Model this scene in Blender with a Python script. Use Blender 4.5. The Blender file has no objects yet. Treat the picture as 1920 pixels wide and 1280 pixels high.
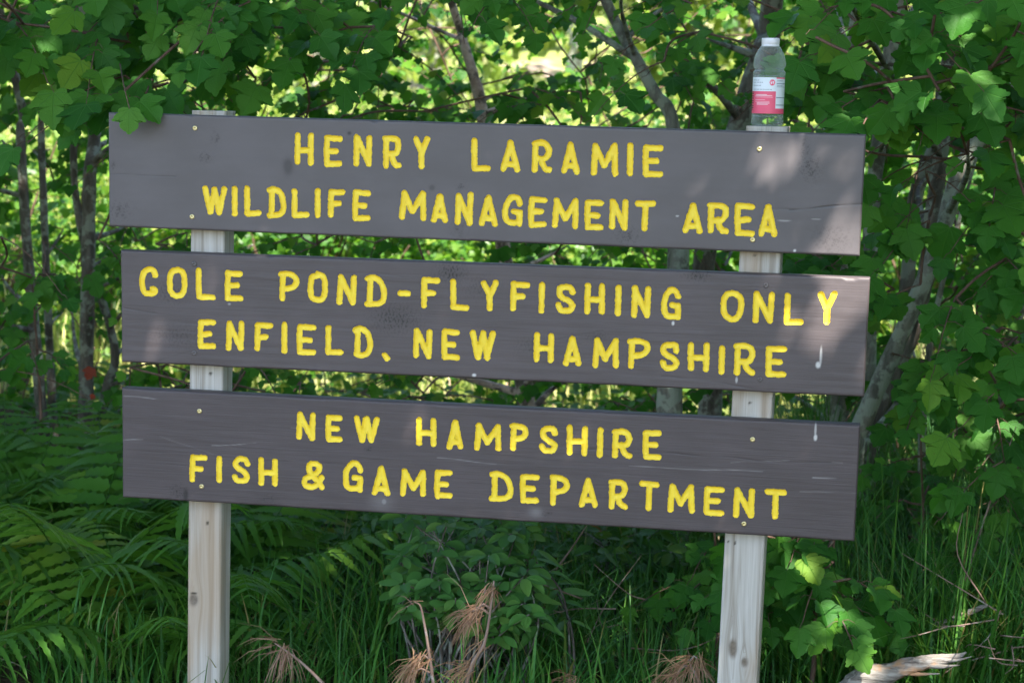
import bpy, math, random
import numpy as np
from mathutils import Vector

# ------------------------------------------------------------------ camera, world, sun, exposure
SC = bpy.context.scene
CAM = np.array([1.678, -4.181, 1.713]); ROT = np.radians([81.94, -1.36, 8.92]); FPX = 3264.0
SUN_EL = math.radians(57); SUN_AZ = math.radians(152)          # azimuth from +Y towards +X
cd = bpy.data.cameras.new('camera'); cam = bpy.data.objects.new('camera', cd)
SC.collection.objects.link(cam); SC.camera = cam
cam.location = CAM; cam.rotation_euler = ROT
cd.sensor_width = 36; cd.sensor_fit = 'HORIZONTAL'; cd.lens = FPX / 1920 * 36
cd.clip_start = 0.05; cd.clip_end = 600
cd.dof.use_dof = True; cd.dof.focus_distance = 4.3; cd.dof.aperture_fstop = 5.0
W = bpy.data.worlds.new('World'); SC.world = W; W.use_nodes = True
wn = W.node_tree; sky = wn.nodes.new('ShaderNodeTexSky'); sky.sky_type = 'NISHITA'; sky.sun_disc = False
sky.sun_elevation = SUN_EL; sky.sun_rotation = SUN_AZ
wn.links.new(sky.outputs[0], wn.nodes['Background'].inputs[0]); wn.nodes['Background'].inputs[1].default_value = 0.125
sl = bpy.data.lights.new('sun', 'SUN'); sl.energy = 4.3; sl.angle = math.radians(0.55); sl.color = (1, .94, .85)
sun = bpy.data.objects.new('sun', sl); SC.collection.objects.link(sun)
SUN = np.array([math.sin(SUN_AZ) * math.cos(SUN_EL), math.cos(SUN_AZ) * math.cos(SUN_EL), math.sin(SUN_EL)])
sun.rotation_euler = Vector(SUN).to_track_quat('Z', 'Y').to_euler()
SC.view_settings.view_transform = 'Standard'; SC.view_settings.look = 'None'; SC.view_settings.gamma = 1
SC.view_settings.exposure = 2.2
SC.cycles.max_bounces = 7; SC.cycles.diffuse_bounces = 3; SC.cycles.glossy_bounces = 2
SC.cycles.transmission_bounces = 5; SC.cycles.transparent_max_bounces = 8
SC.cycles.caustics_reflective = False; SC.cycles.caustics_refractive = False

rng = np.random.default_rng(11); random.seed(11)
C = SC.collection

# ------------------------------------------------------------------ pixel <-> world
def rotm(e):
    a, b, c = e
    rx = np.array([[1, 0, 0], [0, math.cos(a), -math.sin(a)], [0, math.sin(a), math.cos(a)]])
    ry = np.array([[math.cos(b), 0, math.sin(b)], [0, 1, 0], [-math.sin(b), 0, math.cos(b)]])
    rz = np.array([[math.cos(c), -math.sin(c), 0], [math.sin(c), math.cos(c), 0], [0, 0, 1]])
    return rz @ ry @ rx
CM = rotm(ROT)
def at(px, py, Y=0.0):
    d = CM @ np.array([(px - 960) / FPX, (640 - py) / FPX, -1.0])
    return CAM + d * ((Y - CAM[1]) / d[1])
def proj(P):
    q = (np.atleast_2d(P) - CAM) @ CM
    z = np.where(q[:, 2] < -.05, -q[:, 2], 1e-3)
    return np.stack([960 + FPX * q[:, 0] / z, 640 - FPX * q[:, 1] / z, -q[:, 2]], 1)

# ------------------------------------------------------------------ mesh helpers
def mesh(name, V, loops, totals, mat, parent=None, smooth=False, attr=None, mats=None, mi=None):
    V = np.ascontiguousarray(V, dtype=np.float32); loops = np.asarray(loops, dtype=np.int32).ravel()
    totals = np.asarray(totals, dtype=np.int32); starts = np.concatenate([[0], np.cumsum(totals)[:-1]]).astype(np.int32)
    me = bpy.data.meshes.new(name)
    me.vertices.add(len(V)); me.vertices.foreach_set('co', V.ravel())
    me.loops.add(len(loops)); me.loops.foreach_set('vertex_index', loops)
    me.polygons.add(len(totals)); me.polygons.foreach_set('loop_start', starts); me.polygons.foreach_set('loop_total', totals)
    if smooth: me.polygons.foreach_set('use_smooth', np.ones(len(totals), dtype=bool))
    for k, (typ, arr) in (attr or {}).items():
        a = me.attributes.new(k, typ, 'POINT')
        a.data.foreach_set('value' if typ == 'FLOAT' else 'vector', np.asarray(arr, dtype=np.float32).ravel())
    for m in (mats or [mat]): me.materials.append(m)
    if mi is not None: me.polygons.foreach_set('material_index', np.asarray(mi, dtype=np.int32))
    me.update(calc_edges=True); me.validate()
    o = bpy.data.objects.new(name, me); C.objects.link(o)
    if parent: o.parent = parent
    return o
class MB:                                                        # collects pieces of one part
    def __init__(s): s.V = []; s.L = []; s.T = []; s.A = []; s.n = 0
    def add(s, V, loops, totals, A=None):
        V = np.asarray(V, float)
        s.V.append(V); s.L.append(np.asarray(loops, dtype=np.int64).ravel() + s.n); s.T.append(np.asarray(totals))
        s.A.append(np.zeros((len(V), 3)) if A is None else A); s.n += len(V)
    def tube(s, P, R, sides=6, cap=True):
        P = np.asarray(P, float); n = len(P); R = np.broadcast_to(R, n)
        T = np.gradient(P, axis=0); T /= np.linalg.norm(T, axis=1)[:, None] + 1e-9
        u = np.cross(T[0], [0.3, 0.9, 0.31]); u /= np.linalg.norm(u) + 1e-9
        ang = np.arange(sides) * 2 * math.pi / sides; V = []
        for i in range(n):
            u = u - T[i] * (u @ T[i]); u /= np.linalg.norm(u) + 1e-9; w = np.cross(T[i], u)
            V.append(P[i] + R[i] * (np.cos(ang)[:, None] * u + np.sin(ang)[:, None] * w))
        V = np.concatenate(V); i = np.arange(n - 1)[:, None] * sides; j = np.arange(sides)[None]; k = (j + 1) % sides
        Q = np.stack([i + j, i + k, i + k + sides, i + j + sides], -1).reshape(-1, 4)
        L = list(Q.ravel()); Tt = [4] * len(Q)
        if cap: L += list(range(sides))[::-1] + list(range((n - 1) * sides, n * sides)); Tt += [sides, sides]
        s.add(V, L, Tt)
    def build(s, name, mat, parent=None, smooth=True, attr='luv'):
        return mesh(name, np.concatenate(s.V), np.concatenate(s.L), np.concatenate(s.T), mat, parent, smooth,
                    {attr: ('FLOAT_VECTOR', np.concatenate(s.A))} if attr else None)
def norm(a): return a / (np.linalg.norm(a, axis=-1, keepdims=True) + 1e-9)
def catmull(P, n=8):
    P = np.asarray(P, float)
    if len(P) < 3: return np.array([P[0] + (P[-1] - P[0]) * t for t in np.linspace(0, 1, n)])
    Q = np.vstack([2 * P[0] - P[1], P, 2 * P[-1] - P[-2]]); out = []
    for i in range(1, len(Q) - 2):
        a, b, c, d = Q[i - 1:i + 3]
        for t in np.linspace(0, 1, n, endpoint=False):
            out.append(.5 * (2 * b + (c - a) * t + (2 * a - 5 * b + 4 * c - d) * t * t + (3 * b - a - 3 * c + d) * t ** 3))
    out.append(P[-1]); return np.array(out)
def empty(name, loc=(0, 0, 0)):
    o = bpy.data.objects.new(name, None); C.objects.link(o); o.location = loc; o.empty_display_size = .1; return o
def tag(o, label=None, cat=None, group=None, kind=None):
    if label: o['label'] = label
    if cat: o['category'] = cat
    if group: o['group'] = group
    if kind: o['kind'] = kind
    return o
def put(root, parts):                                            # parts built in world space, parented under an Empty at the base
    for p in parts:
        p.parent = root; p.matrix_parent_inverse.identity(); p.location = -Vector(root.location)

# ------------------------------------------------------------------ materials
class NT:
    def __init__(s, name):
        s.m = bpy.data.materials.new(name); s.m.use_nodes = True; s.t = s.m.node_tree; s.b = s.t.nodes['Principled BSDF']
        s.out = s.t.nodes['Material Output']
    def n(s, typ, **kw):
        nd = s.t.nodes.new('ShaderNode' + typ)
        for k, v in kw.items(): setattr(nd, k, v)
        return nd
    def l(s, a, b): s.t.links.new(a, b)
    def val(s, sock, v):
        if hasattr(v, 'links'): s.l(v, sock)
        else: sock.default_value = v
    def math(s, op, a, b=0.0, clamp=False):
        nd = s.n('Math', operation=op, use_clamp=clamp); s.val(nd.inputs[0], a); s.val(nd.inputs[1], b); return nd.outputs[0]
    def mix(s, f, a, b, blend='MIX'):
        nd = s.n('Mix', data_type='RGBA', blend_type=blend); s.val(nd.inputs[0], f)
        for i, v in ((6, a), (7, b)): s.val(nd.inputs[i], v if hasattr(v, 'links') else (*v, 1) if len(v) == 3 else v)
        return nd.outputs[2]
    def noise(s, vec, scale, detail=3, rough=.55, dist=0.0):
        nd = s.n('TexNoise'); s.l(vec, nd.inputs['Vector']); nd.inputs['Scale'].default_value = scale
        nd.inputs['Detail'].default_value = detail; nd.inputs['Roughness'].default_value = rough; nd.inputs['Distortion'].default_value = dist
        return nd.outputs[0]
    def mapping(s, vec, scale=(1, 1, 1), loc=(0, 0, 0)):
        nd = s.n('Mapping'); s.l(vec, nd.inputs[0]); nd.inputs['Scale'].default_value = scale; nd.inputs['Location'].default_value = loc
        return nd.outputs[0]
    def ramp(s, f, stops, interp='LINEAR'):
        nd = s.n('ValToRGB'); nd.color_ramp.interpolation = interp; e = nd.color_ramp.elements
        while len(e) < len(stops): e.new(.5)
        for el, (p, c) in zip(e, stops): el.position = p; el.color = (*c, 1) if len(c) == 3 else c
        s.l(f, nd.inputs[0]); return nd.outputs[0]
    def step(s, f, lo, hi):
        nd = s.n('MapRange', interpolation_type='SMOOTHSTEP'); s.l(f, nd.inputs[0]); nd.inputs[1].default_value = lo; nd.inputs[2].default_value = hi
        return nd.outputs[0]
    def obj(s): return s.n('TexCoord').outputs['Object']
    def bump(s, h, strength, dist):
        nd = s.n('Bump'); s.l(h, nd.inputs['Height']); nd.inputs['Strength'].default_value = strength; nd.inputs['Distance'].default_value = dist
        s.l(nd.outputs[0], s.b.inputs['Normal']); return nd.outputs[0]

def leaf_mat(name, stops, trans=.3, tcol=(.22, .42, .05), rough=.42, spec=.35, vein=(.16, .26, .07), veins=True, wvar=1.5):
    m = NT(name); at_ = m.n('Attribute', attribute_name='luv'); sx = m.n('SeparateXYZ'); m.l(at_.outputs['Vector'], sx.inputs[0])
    col = m.ramp(sx.outputs[2], stops)
    geo = m.n('NewGeometry'); big = m.noise(geo.outputs['Position'], wvar, 2)
    col = m.mix(m.step(big, .35, .7), col, m.mix(1.0, col, (1.25, 1.2, 1.0), 'MULTIPLY'))
    if veins:
        ax = m.math('ABSOLUTE', sx.outputs[0]); y = sx.outputs[1]; d = ax
        for a in (.72, 1.35):
            d = m.math('MINIMUM', d, m.math('ABSOLUTE', m.math('SUBTRACT', m.math('MULTIPLY', ax, math.cos(a)), m.math('MULTIPLY', y, math.sin(a)))))
        v = m.math('SUBTRACT', 1.0, m.step(d, .004, .022))
        fine = m.noise(m.mapping(at_.outputs['Vector'], (26, 26, 7)), 1.0, 3)
        col = m.mix(m.math('MULTIPLY', m.step(fine, .4, .7), .35), col, m.mix(1.0, col, (.7, .75, .7), 'MULTIPLY'))
        spots = m.noise(m.mapping(at_.outputs['Vector'], (9, 9, 60)), 1.0, 1)
        col = m.mix(m.math('MULTIPLY', m.step(spots, .76, .8), .8), col, (.10, .055, .02))
        col = m.mix(m.math('MULTIPLY', v, .55), col, vein)
        m.bump(m.math('SUBTRACT', m.math('MULTIPLY', fine, .8), v), .5, .004)
    back = m.mix(1.0, col, (1.25, 1.3, 1.5), 'MULTIPLY')
    base = m.mix(geo.outputs['Backfacing'], col, back)
    m.l(base, m.b.inputs['Base Color']); m.b.inputs['Roughness'].default_value = rough; m.b.inputs['Specular IOR Level'].default_value = spec
    tr = m.n('BsdfTranslucent'); m.l(m.mix(1.0, m.mix(.5, col, tcol), (1.6, 1.6, 1.2), 'MULTIPLY'), tr.inputs[0])
    mx = m.n('MixShader'); mx.inputs[0].default_value = trans; m.l(m.b.outputs[0], mx.inputs[1]); m.l(tr.outputs[0], mx.inputs[2])
    m.l(mx.outputs[0], m.out.inputs[0]); return m.m
M = {}
M['maple'] = leaf_mat('maple_leaf', [(0, (.017, .068, .008)), (.5, (.036, .122, .013)), (.92, (.075, .18, .017)), (1, (.14, .20, .02))], tcol=(.08, .30, .015), spec=.15, rough=.5, veins=False)
M['maple_near'] = leaf_mat('maple_leaf_near', [(0, (.021, .098, .013)), (.55, (.041, .150, .018)), (.95, (.078, .20, .022)), (1, (.12, .22, .022))], spec=.22, rough=.5, tcol=(.12, .36, .03), vein=(.07, .20, .035))
M['under'] = leaf_mat('understory_leaf', [(0, (.018, .065, .010)), (.5, (.036, .105, .016)), (.96, (.08, .15, .02)), (1, (.20, .07, .015))], veins=False, trans=.3, spec=.2)
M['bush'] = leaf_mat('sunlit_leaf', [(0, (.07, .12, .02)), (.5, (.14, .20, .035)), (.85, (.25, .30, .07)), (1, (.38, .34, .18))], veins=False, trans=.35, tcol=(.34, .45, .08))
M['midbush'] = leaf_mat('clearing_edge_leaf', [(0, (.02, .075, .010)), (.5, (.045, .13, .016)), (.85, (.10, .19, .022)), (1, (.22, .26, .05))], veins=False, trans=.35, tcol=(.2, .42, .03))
M['shrub'] = leaf_mat('shrub_leaf', [(0, (.05, .15, .035)), (.6, (.075, .19, .045)), (1, (.11, .22, .05))], veins=False, trans=.25, spec=.2)
M['fern'] = leaf_mat('fern_leaf', [(0, (.036, .115, .016)), (.6, (.060, .16, .020)), (.95, (.10, .19, .022)), (1, (.14, .17, .02))], veins=False, trans=.3, spec=.15)
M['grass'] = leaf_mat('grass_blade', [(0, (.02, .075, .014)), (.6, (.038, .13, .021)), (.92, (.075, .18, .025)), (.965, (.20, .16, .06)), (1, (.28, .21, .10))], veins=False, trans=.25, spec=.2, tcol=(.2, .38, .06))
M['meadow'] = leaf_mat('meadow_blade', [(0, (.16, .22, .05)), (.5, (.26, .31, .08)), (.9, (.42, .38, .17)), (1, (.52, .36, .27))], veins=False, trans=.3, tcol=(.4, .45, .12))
M['needle'] = leaf_mat('dead_needle', [(0, (.15, .08, .05)), (.5, (.23, .13, .08)), (1, (.31, .20, .125))], veins=False, trans=.1, tcol=(.3, .18, .1))

def bark(name, c1, c2, lich, lich_amt, stretch=(14, 14, 3.5), bscale=.5, birch=False):
    m = NT(name); o = m.obj(); n1 = m.noise(m.mapping(o, stretch), 2.2, 5, .65); n2 = m.noise(o, 16, 4, .6)
    col = m.mix(m.step(n1, .35, .65), c1, c2)
    col = m.mix(m.math('MULTIPLY', m.step(n2, .60 - lich_amt * .2, .68 - lich_amt * .2), .8), col, lich)
    if birch:
        b = m.noise(m.mapping(o, (4, 4, 40)), 1.4, 2); col = m.mix(m.step(b, .62, .68), col, (.05, .04, .035))
    m.l(col, m.b.inputs['Base Color']); m.b.inputs['Roughness'].default_value = .9; m.b.inputs['Specular IOR Level'].default_value = .2
    m.bump(n1, bscale, .01); return m.m
M['bark'] = bark('maple_bark', (.075, .064, .052), (.19, .165, .14), (.30, .32, .26), .45, bscale=.9)
M['bark_grey'] = bark('grey_bark', (.12, .115, .095), (.28, .27, .23), (.38, .41, .33), .6, bscale=.9)
M['bark_birch'] = bark('birch_bark', (.30, .28, .25), (.48, .46, .42), (.20, .22, .18), .2, birch=True)
M['bark_pink'] = bark('peeling_bark', (.30, .21, .16), (.55, .42, .34), (.06, .05, .04), .6, stretch=(8, 8, 9))
M['twig'] = bark('twig_bark', (.10, .06, .045), (.18, .11, .08), (.2, .2, .16), .0)
M['petiole'] = bark('red_twig', (.16, .05, .03), (.24, .10, .05), (.2, .16, .1), .0)
M['deadstem'] = bark('dead_stem', (.20, .13, .10), (.32, .23, .18), (.36, .34, .30), .2)

def wood_post():
    m = NT('weathered_post'); o = m.obj()
    at_ = m.n('Attribute', attribute_name='luv'); sx = m.n('SeparateXYZ'); m.l(at_.outputs['Vector'], sx.inputs[0])   # x: knot, y: grain shift
    cx = m.n('CombineXYZ'); so = m.n('SeparateXYZ'); m.l(o, so.inputs[0])
    m.l(m.math('ADD', so.outputs[0], sx.outputs[1]), cx.inputs[0]); m.l(so.outputs[1], cx.inputs[1]); m.l(so.outputs[2], cx.inputs[2])
    g1 = m.noise(m.mapping(cx.outputs[0], (42, 42, 1.1)), 1.5, 4, .6, .5); g2 = m.noise(m.mapping(cx.outputs[0], (220, 220, 4)), 1.2, 3, .6)
    big = m.noise(m.mapping(o, (9, 9, 1.6)), 1.0, 3)
    col = m.ramp(g1, [(.28, (.22, .18, .135)), (.48, (.43, .40, .35)), (.75, (.58, .555, .51))])
    col = m.mix(m.math('MULTIPLY', m.step(g2, .56, .72), .45), col, (.22, .19, .155))
    col = m.mix(m.math('MULTIPLY', m.step(big, .46, .68), .6), col, (.36, .25, .15))
    kn = m.noise(o, 160, 3); col = m.mix(m.math('MULTIPLY', sx.outputs[0], 1.0, True), col, m.mix(kn, (.10, .08, .06), (.26, .21, .16)))
    col = m.mix(sx.outputs[2], col, (.035, .028, .02))
    m.l(col, m.b.inputs['Base Color']); m.b.inputs['Roughness'].default_value = .8; m.b.inputs['Specular IOR Level'].default_value = .25
    m.bump(m.math('ADD', g1, m.math('MULTIPLY', g2, .6)), .35, .003); return m.m
M['post'] = wood_post()

def board_paint(i):
    m = NT('brown_board_paint'); at_ = m.n('Attribute', attribute_name='luv'); sx = m.n('SeparateXYZ'); m.l(at_.outputs['Vector'], sx.inputs[0])
    o = m.obj(); k = (.12, 1.1, 1.3)[i]
    mp = m.mapping(o, (2.2, 60, 95), (i * 7.3, 0, i * 3.1)); g = m.noise(mp, 1.6, 5, .62, .6); g2 = m.noise(m.mapping(o, (7, 60, 330), (i * 3, 0, 0)), 1.0, 3, .6)
    bl = m.noise(m.mapping(o, (3, 3, 6), (i * 11, 0, 0)), 1.5, 4)
    c_ = ((.097, .085, .088), (.080, .064, .065), (.070, .0545, .0555))[i]; base = m.mix(m.step(bl, .35, .7), tuple(v * .9 for v in c_), tuple(v * 1.12 for v in c_))  # paler upper boards: sky sheen is mixed into the paint's base colour
    base = m.mix(m.math('MULTIPLY', m.step(g, .55, .75), .35 * k), base, (.05, .04, .038))
    worn = m.math('MULTIPLY', m.step(g2, .66, .78), .22 * k); base = m.mix(worn, base, (.20, .18, .175))
    base = m.mix(sx.outputs[0], base, (.022, .018, .018))                  # dark smudges, cracks
    base = m.mix(sx.outputs[1], base, (.62, .60, .58))                     # scratches, droppings, soft pale patches
    m.l(base, m.b.inputs['Base Color'])
    m.l(m.math('ADD', .36 + .03 * i, m.math('MULTIPLY', bl, .22)), m.b.inputs['Roughness']); m.b.inputs['Specular IOR Level'].default_value = .5
    h = m.math('ADD', m.math('MULTIPLY', g, 1.0), m.math('MULTIPLY', g2, .5)); h = m.math('SUBTRACT', h, m.math('MULTIPLY', sx.outputs[0], .6))
    m.bump(h, .3 * k, .002); return m.m
M['board'] = [board_paint(i) for i in range(3)]
def yellow():
    m = NT('yellow_letter_paint'); o = m.obj(); n = m.noise(o, 45, 3); n2 = m.noise(m.mapping(o, (90, 90, 30)), 3, 3)
    col = m.mix(m.step(n, .3, .75), (.85, .60, .03), (.89, .68, .055))
    col = m.mix(m.math('MULTIPLY', m.step(n2, .68, .76), .55), col, (.62, .60, .16))
    m.l(col, m.b.inputs['Base Color']); m.b.inputs['Roughness'].default_value = .5; m.b.inputs['Specular IOR Level'].default_value = .35; m.bump(n2, .25, .002); return m.m
M['yellow'] = yellow()
def simple(name, col, rough=.5, metal=0.0, spec=.5, var=.15, scale=60):
    m = NT(name); n = m.noise(m.obj(), scale, 3); m.l(m.mix(n, tuple(c * (1 - var) for c in col), tuple(min(1, c * (1 + var)) for c in col)), m.b.inputs['Base Color'])
    m.b.inputs['Roughness'].default_value = rough; m.b.inputs['Metallic'].default_value = metal; m.b.inputs['Specular IOR Level'].default_value = spec; return m.m
M['brass'] = simple('zinc_brass_screw', (.62, .52, .26), .38, .85)
M['screw_painted'] = simple('painted_screw', (.085, .072, .07), .35, 0, .6)
M['cap'] = simple('white_cap_plastic', (.78, .79, .84), .4, var=.03)
def plastic():
    m = NT('clear_bottle_plastic'); n = m.noise(m.obj(), 130, 3)
    m.b.inputs['Base Color'].default_value = (.68, .74, .73, 1); m.b.inputs['Roughness'].default_value = .08; m.b.inputs['Specular IOR Level'].default_value = .8
    m.bump(n, .5, .003); tr = m.n('BsdfTransparent'); tr.inputs[0].default_value = (.90, .94, .92, 1)
    lw = m.n('LayerWeight'); lw.inputs[0].default_value = .35
    mx = m.n('MixShader'); m.l(m.math('SUBTRACT', .94, m.math('MULTIPLY', lw.outputs[1], .5)), mx.inputs[0]); m.l(m.b.outputs[0], mx.inputs[1]); m.l(tr.outputs[0], mx.inputs[2])
    m.l(mx.outputs[0], m.out.inputs[0]); return m.m
M['plastic'] = plastic()
M['lab_white'] = simple('label_white', (.74, .80, .86), .45, var=.05); M['lab_pink'] = simple('label_pink', (.82, .10, .19), .45, var=.06)
M['lab_grey'] = simple('label_print', (.22, .27, .33), .5); M['lab_rose'] = simple('label_pale_print', (.88, .50, .55), .5, var=.05); M['lab_black'] = simple('label_edge', (.02, .02, .022), .5)
def ground_mat():
    m = NT('ground_litter_meadow'); o = m.obj(); s = m.n('SeparateXYZ'); m.l(o, s.inputs[0])
    n = m.noise(o, 3, 5); f = m.noise(o, 30, 4, .7)
    floor_ = m.mix(m.step(f, .4, .65), (.030, .026, .014), (.075, .055, .032)); floor_ = m.mix(m.step(n, .5, .65), floor_, (.03, .055, .018))
    mead = m.mix(m.step(n, .35, .65), (.20, .25, .06), (.30, .33, .11)); mead = m.mix(m.step(m.noise(o, .7, 3), .55, .68), mead, (.46, .34, .27))
    m.l(m.mix(m.step(m.math('ADD', s.outputs[1], m.math('MULTIPLY', n, 1.5)), 5.2, 6.6), floor_, mead), m.b.inputs['Base Color'])
    m.b.inputs['Roughness'].default_value = .95; m.b.inputs['Specular IOR Level'].default_value = .1; m.bump(f, .6, .03); return m.m
def road_mat():
    m = NT('gravel_road'); o = m.obj(); f = m.noise(o, 90, 4, .7); m.l(m.mix(f, (.12, .11, .10), (.24, .22, .20)), m.b.inputs['Base Color'])
    m.b.inputs['Roughness'].default_value = .95; m.bump(f, .5, .01); return m.m

# ------------------------------------------------------------------ setting: ground and road
def gz(x, y):
    x = np.asarray(x, float); y = np.asarray(y, float)
    z = .05 * np.sin(1.7 * x + .6 * y) * np.cos(1.3 * y - .4 * x) + .025 * np.sin(5.1 * x + 1.3) * np.sin(4.3 * y + .4)
    w = np.clip((y + 1.2) / 1.5, 0, 1); z = z * w
    t = np.clip(y - 8, 0, None); return z + .155 * t * np.clip(t / 6, 0, 1) * np.exp(-t / 160)
xs = np.concatenate([np.linspace(-90, -6, 30), np.linspace(-5.6, 8, 70), np.linspace(9, 90, 30)]); ys = np.concatenate([np.linspace(-70, -6, 20), np.linspace(-5.6, 12, 90), np.linspace(13, 130, 40)])
X, Y = np.meshgrid(xs, ys); nx, ny = len(xs), len(ys); ii = np.arange(ny - 1)[:, None] * nx + np.arange(nx - 1)[None]
GQ = np.stack([ii, ii + 1, ii + nx + 1, ii + nx], -1).reshape(-1, 4)
g = mesh('ground', np.stack([X, Y, gz(X, Y)], -1).reshape(-1, 3), GQ, [4] * len(GQ), ground_mat(), smooth=True); tag(g, kind='structure')
r = mesh('road', [(-70, -11, .012), (70, -11, .012), (70, -4.9, .012), (-70, -4.9, .012)], [0, 1, 2, 3], [4], road_mat()); tag(r, kind='structure')  # unseen road behind the camera, put in to bounce sunlight onto the boards

# ------------------------------------------------------------------ the sign
BT = .038; BH = .286
BOARDS = [(0, 1.8629, 1.5, -.0027), (.0302, 1.8900, 1.16, .0018), (.0302, 1.8855, .8066, .0009)]
def board_uv(i, px, py):
    x0, x1, zc, th = BOARDS[i]; q = at(px, py, 0); d = np.array([q[0] - (x0 + x1) / 2, q[2] - zc])
    return np.array([d[0] * math.cos(th) + d[1] * math.sin(th), -d[0] * math.sin(th) + d[1] * math.cos(th)])
FONT = {
 'H': [[(0, 0), (0, 1)], [(1, 0), (1, 1)], [(0, .46), (1, .48)]],
 'E': [[(.03, 0), (0, .5), (.03, 1)], [(.03, .99), (1, 1)], [(0, .5), (.74, .5)], [(.03, 0), (1, .01)]],
 'F': [[(0, 0), (.03, 1)], [(.03, 1), (1, 1)], [(0, .5), (.68, .5)]],
 'N': [[(0, 0), (.05, 1)], [(.05, 1), (.95, 0)], [(1, 1), (.95, 0)]],
 'R': [[(.04, 0), (.06, .95)], ['c', (0, .98), (.5, 1), (.86, .93), (.98, .72), (.84, .5), (.5, .42), (.1, .42)], ['c', (.46, .42), (.6, .2), (.78, .04), (1, 0)]],
 'P': [[(.06, 0), (.12, .97)], ['c', (0, .97), (.5, 1), (.88, .9), (1, .72), (.84, .53), (.5, .44), (.12, .40)]],
 'Y': [[(0, 1), (.5, .48)], [(1, 1), (.5, .48)], [(.5, .48), (.5, 0)]],
 'L': [[(0, 1), (.03, 0)], [(.03, 0), (1, .01)]],
 'A': [[(0, 0), (.5, 1)], [(.5, 1), (1, 0)], [(.12, .19), (.9, .19)]],
 'M': [[(0, 0), (.08, 1)], [(.08, 1), (.5, .28)], [(.5, .28), (.97, 1)], [(.97, 1), (1, 0)]],
 'I': [[(.4, 0), (.6, 1)]],
 'W': [[(0, 1), (.28, 0)], [(.28, 0), (.5, .97)], [(.5, .97), (.72, 0)], [(.72, 0), (1, 1)]],
 'D': [[(.14, 0), (.16, 1)], ['c', (0, .97), (.4, 1), (.8, .84), (1, .5), (.97, .2), (.75, .02), (.4, 0), (0, 0)]],
 'G': [['c', (1, .78), (.82, .98), (.45, 1), (.1, .78), (0, .4), (.12, .1), (.4, 0), (.7, .02), (.95, .06)], [(.58, .44), (1, .42)], [(1, .42), (.98, 0)]],
 'C': [['c', (1, .78), (.85, .97), (.5, 1), (.12, .85), (0, .45), (.14, .08), (.5, 0), (.85, .03), (1, .16), (.82, .22)]],
 'O': [['c', (.5, 1), (.85, .93), (1, .7), (1, .32), (.82, .07), (.5, 0), (.16, .07), (0, .3), (0, .7), (.16, .93), (.5, 1)]],
 'T': [[(0, 1), (1, 1)], [(.5, 1), (.47, 0)]],
 'S': [['c', (1, .80), (.85, .97), (.5, 1), (.14, .92), (.04, .72), (.3, .54), (.72, .42), (.97, .24), (.8, .03), (.45, 0), (.15, .03), (0, .2)]],
 '&': [['c', (1, .02), (.62, .4), (.3, .68), (.34, .93), (.6, 1), (.82, .88), (.78, .66), (.45, .5), (.1, .33), (.04, .1), (.3, 0), (.62, .05), (.85, .22), (.98, .40)]],
 '-': [[(0, .5), (1, .5)]],
 ',': [[(0, 1), (1, 0)]],
}
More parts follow.
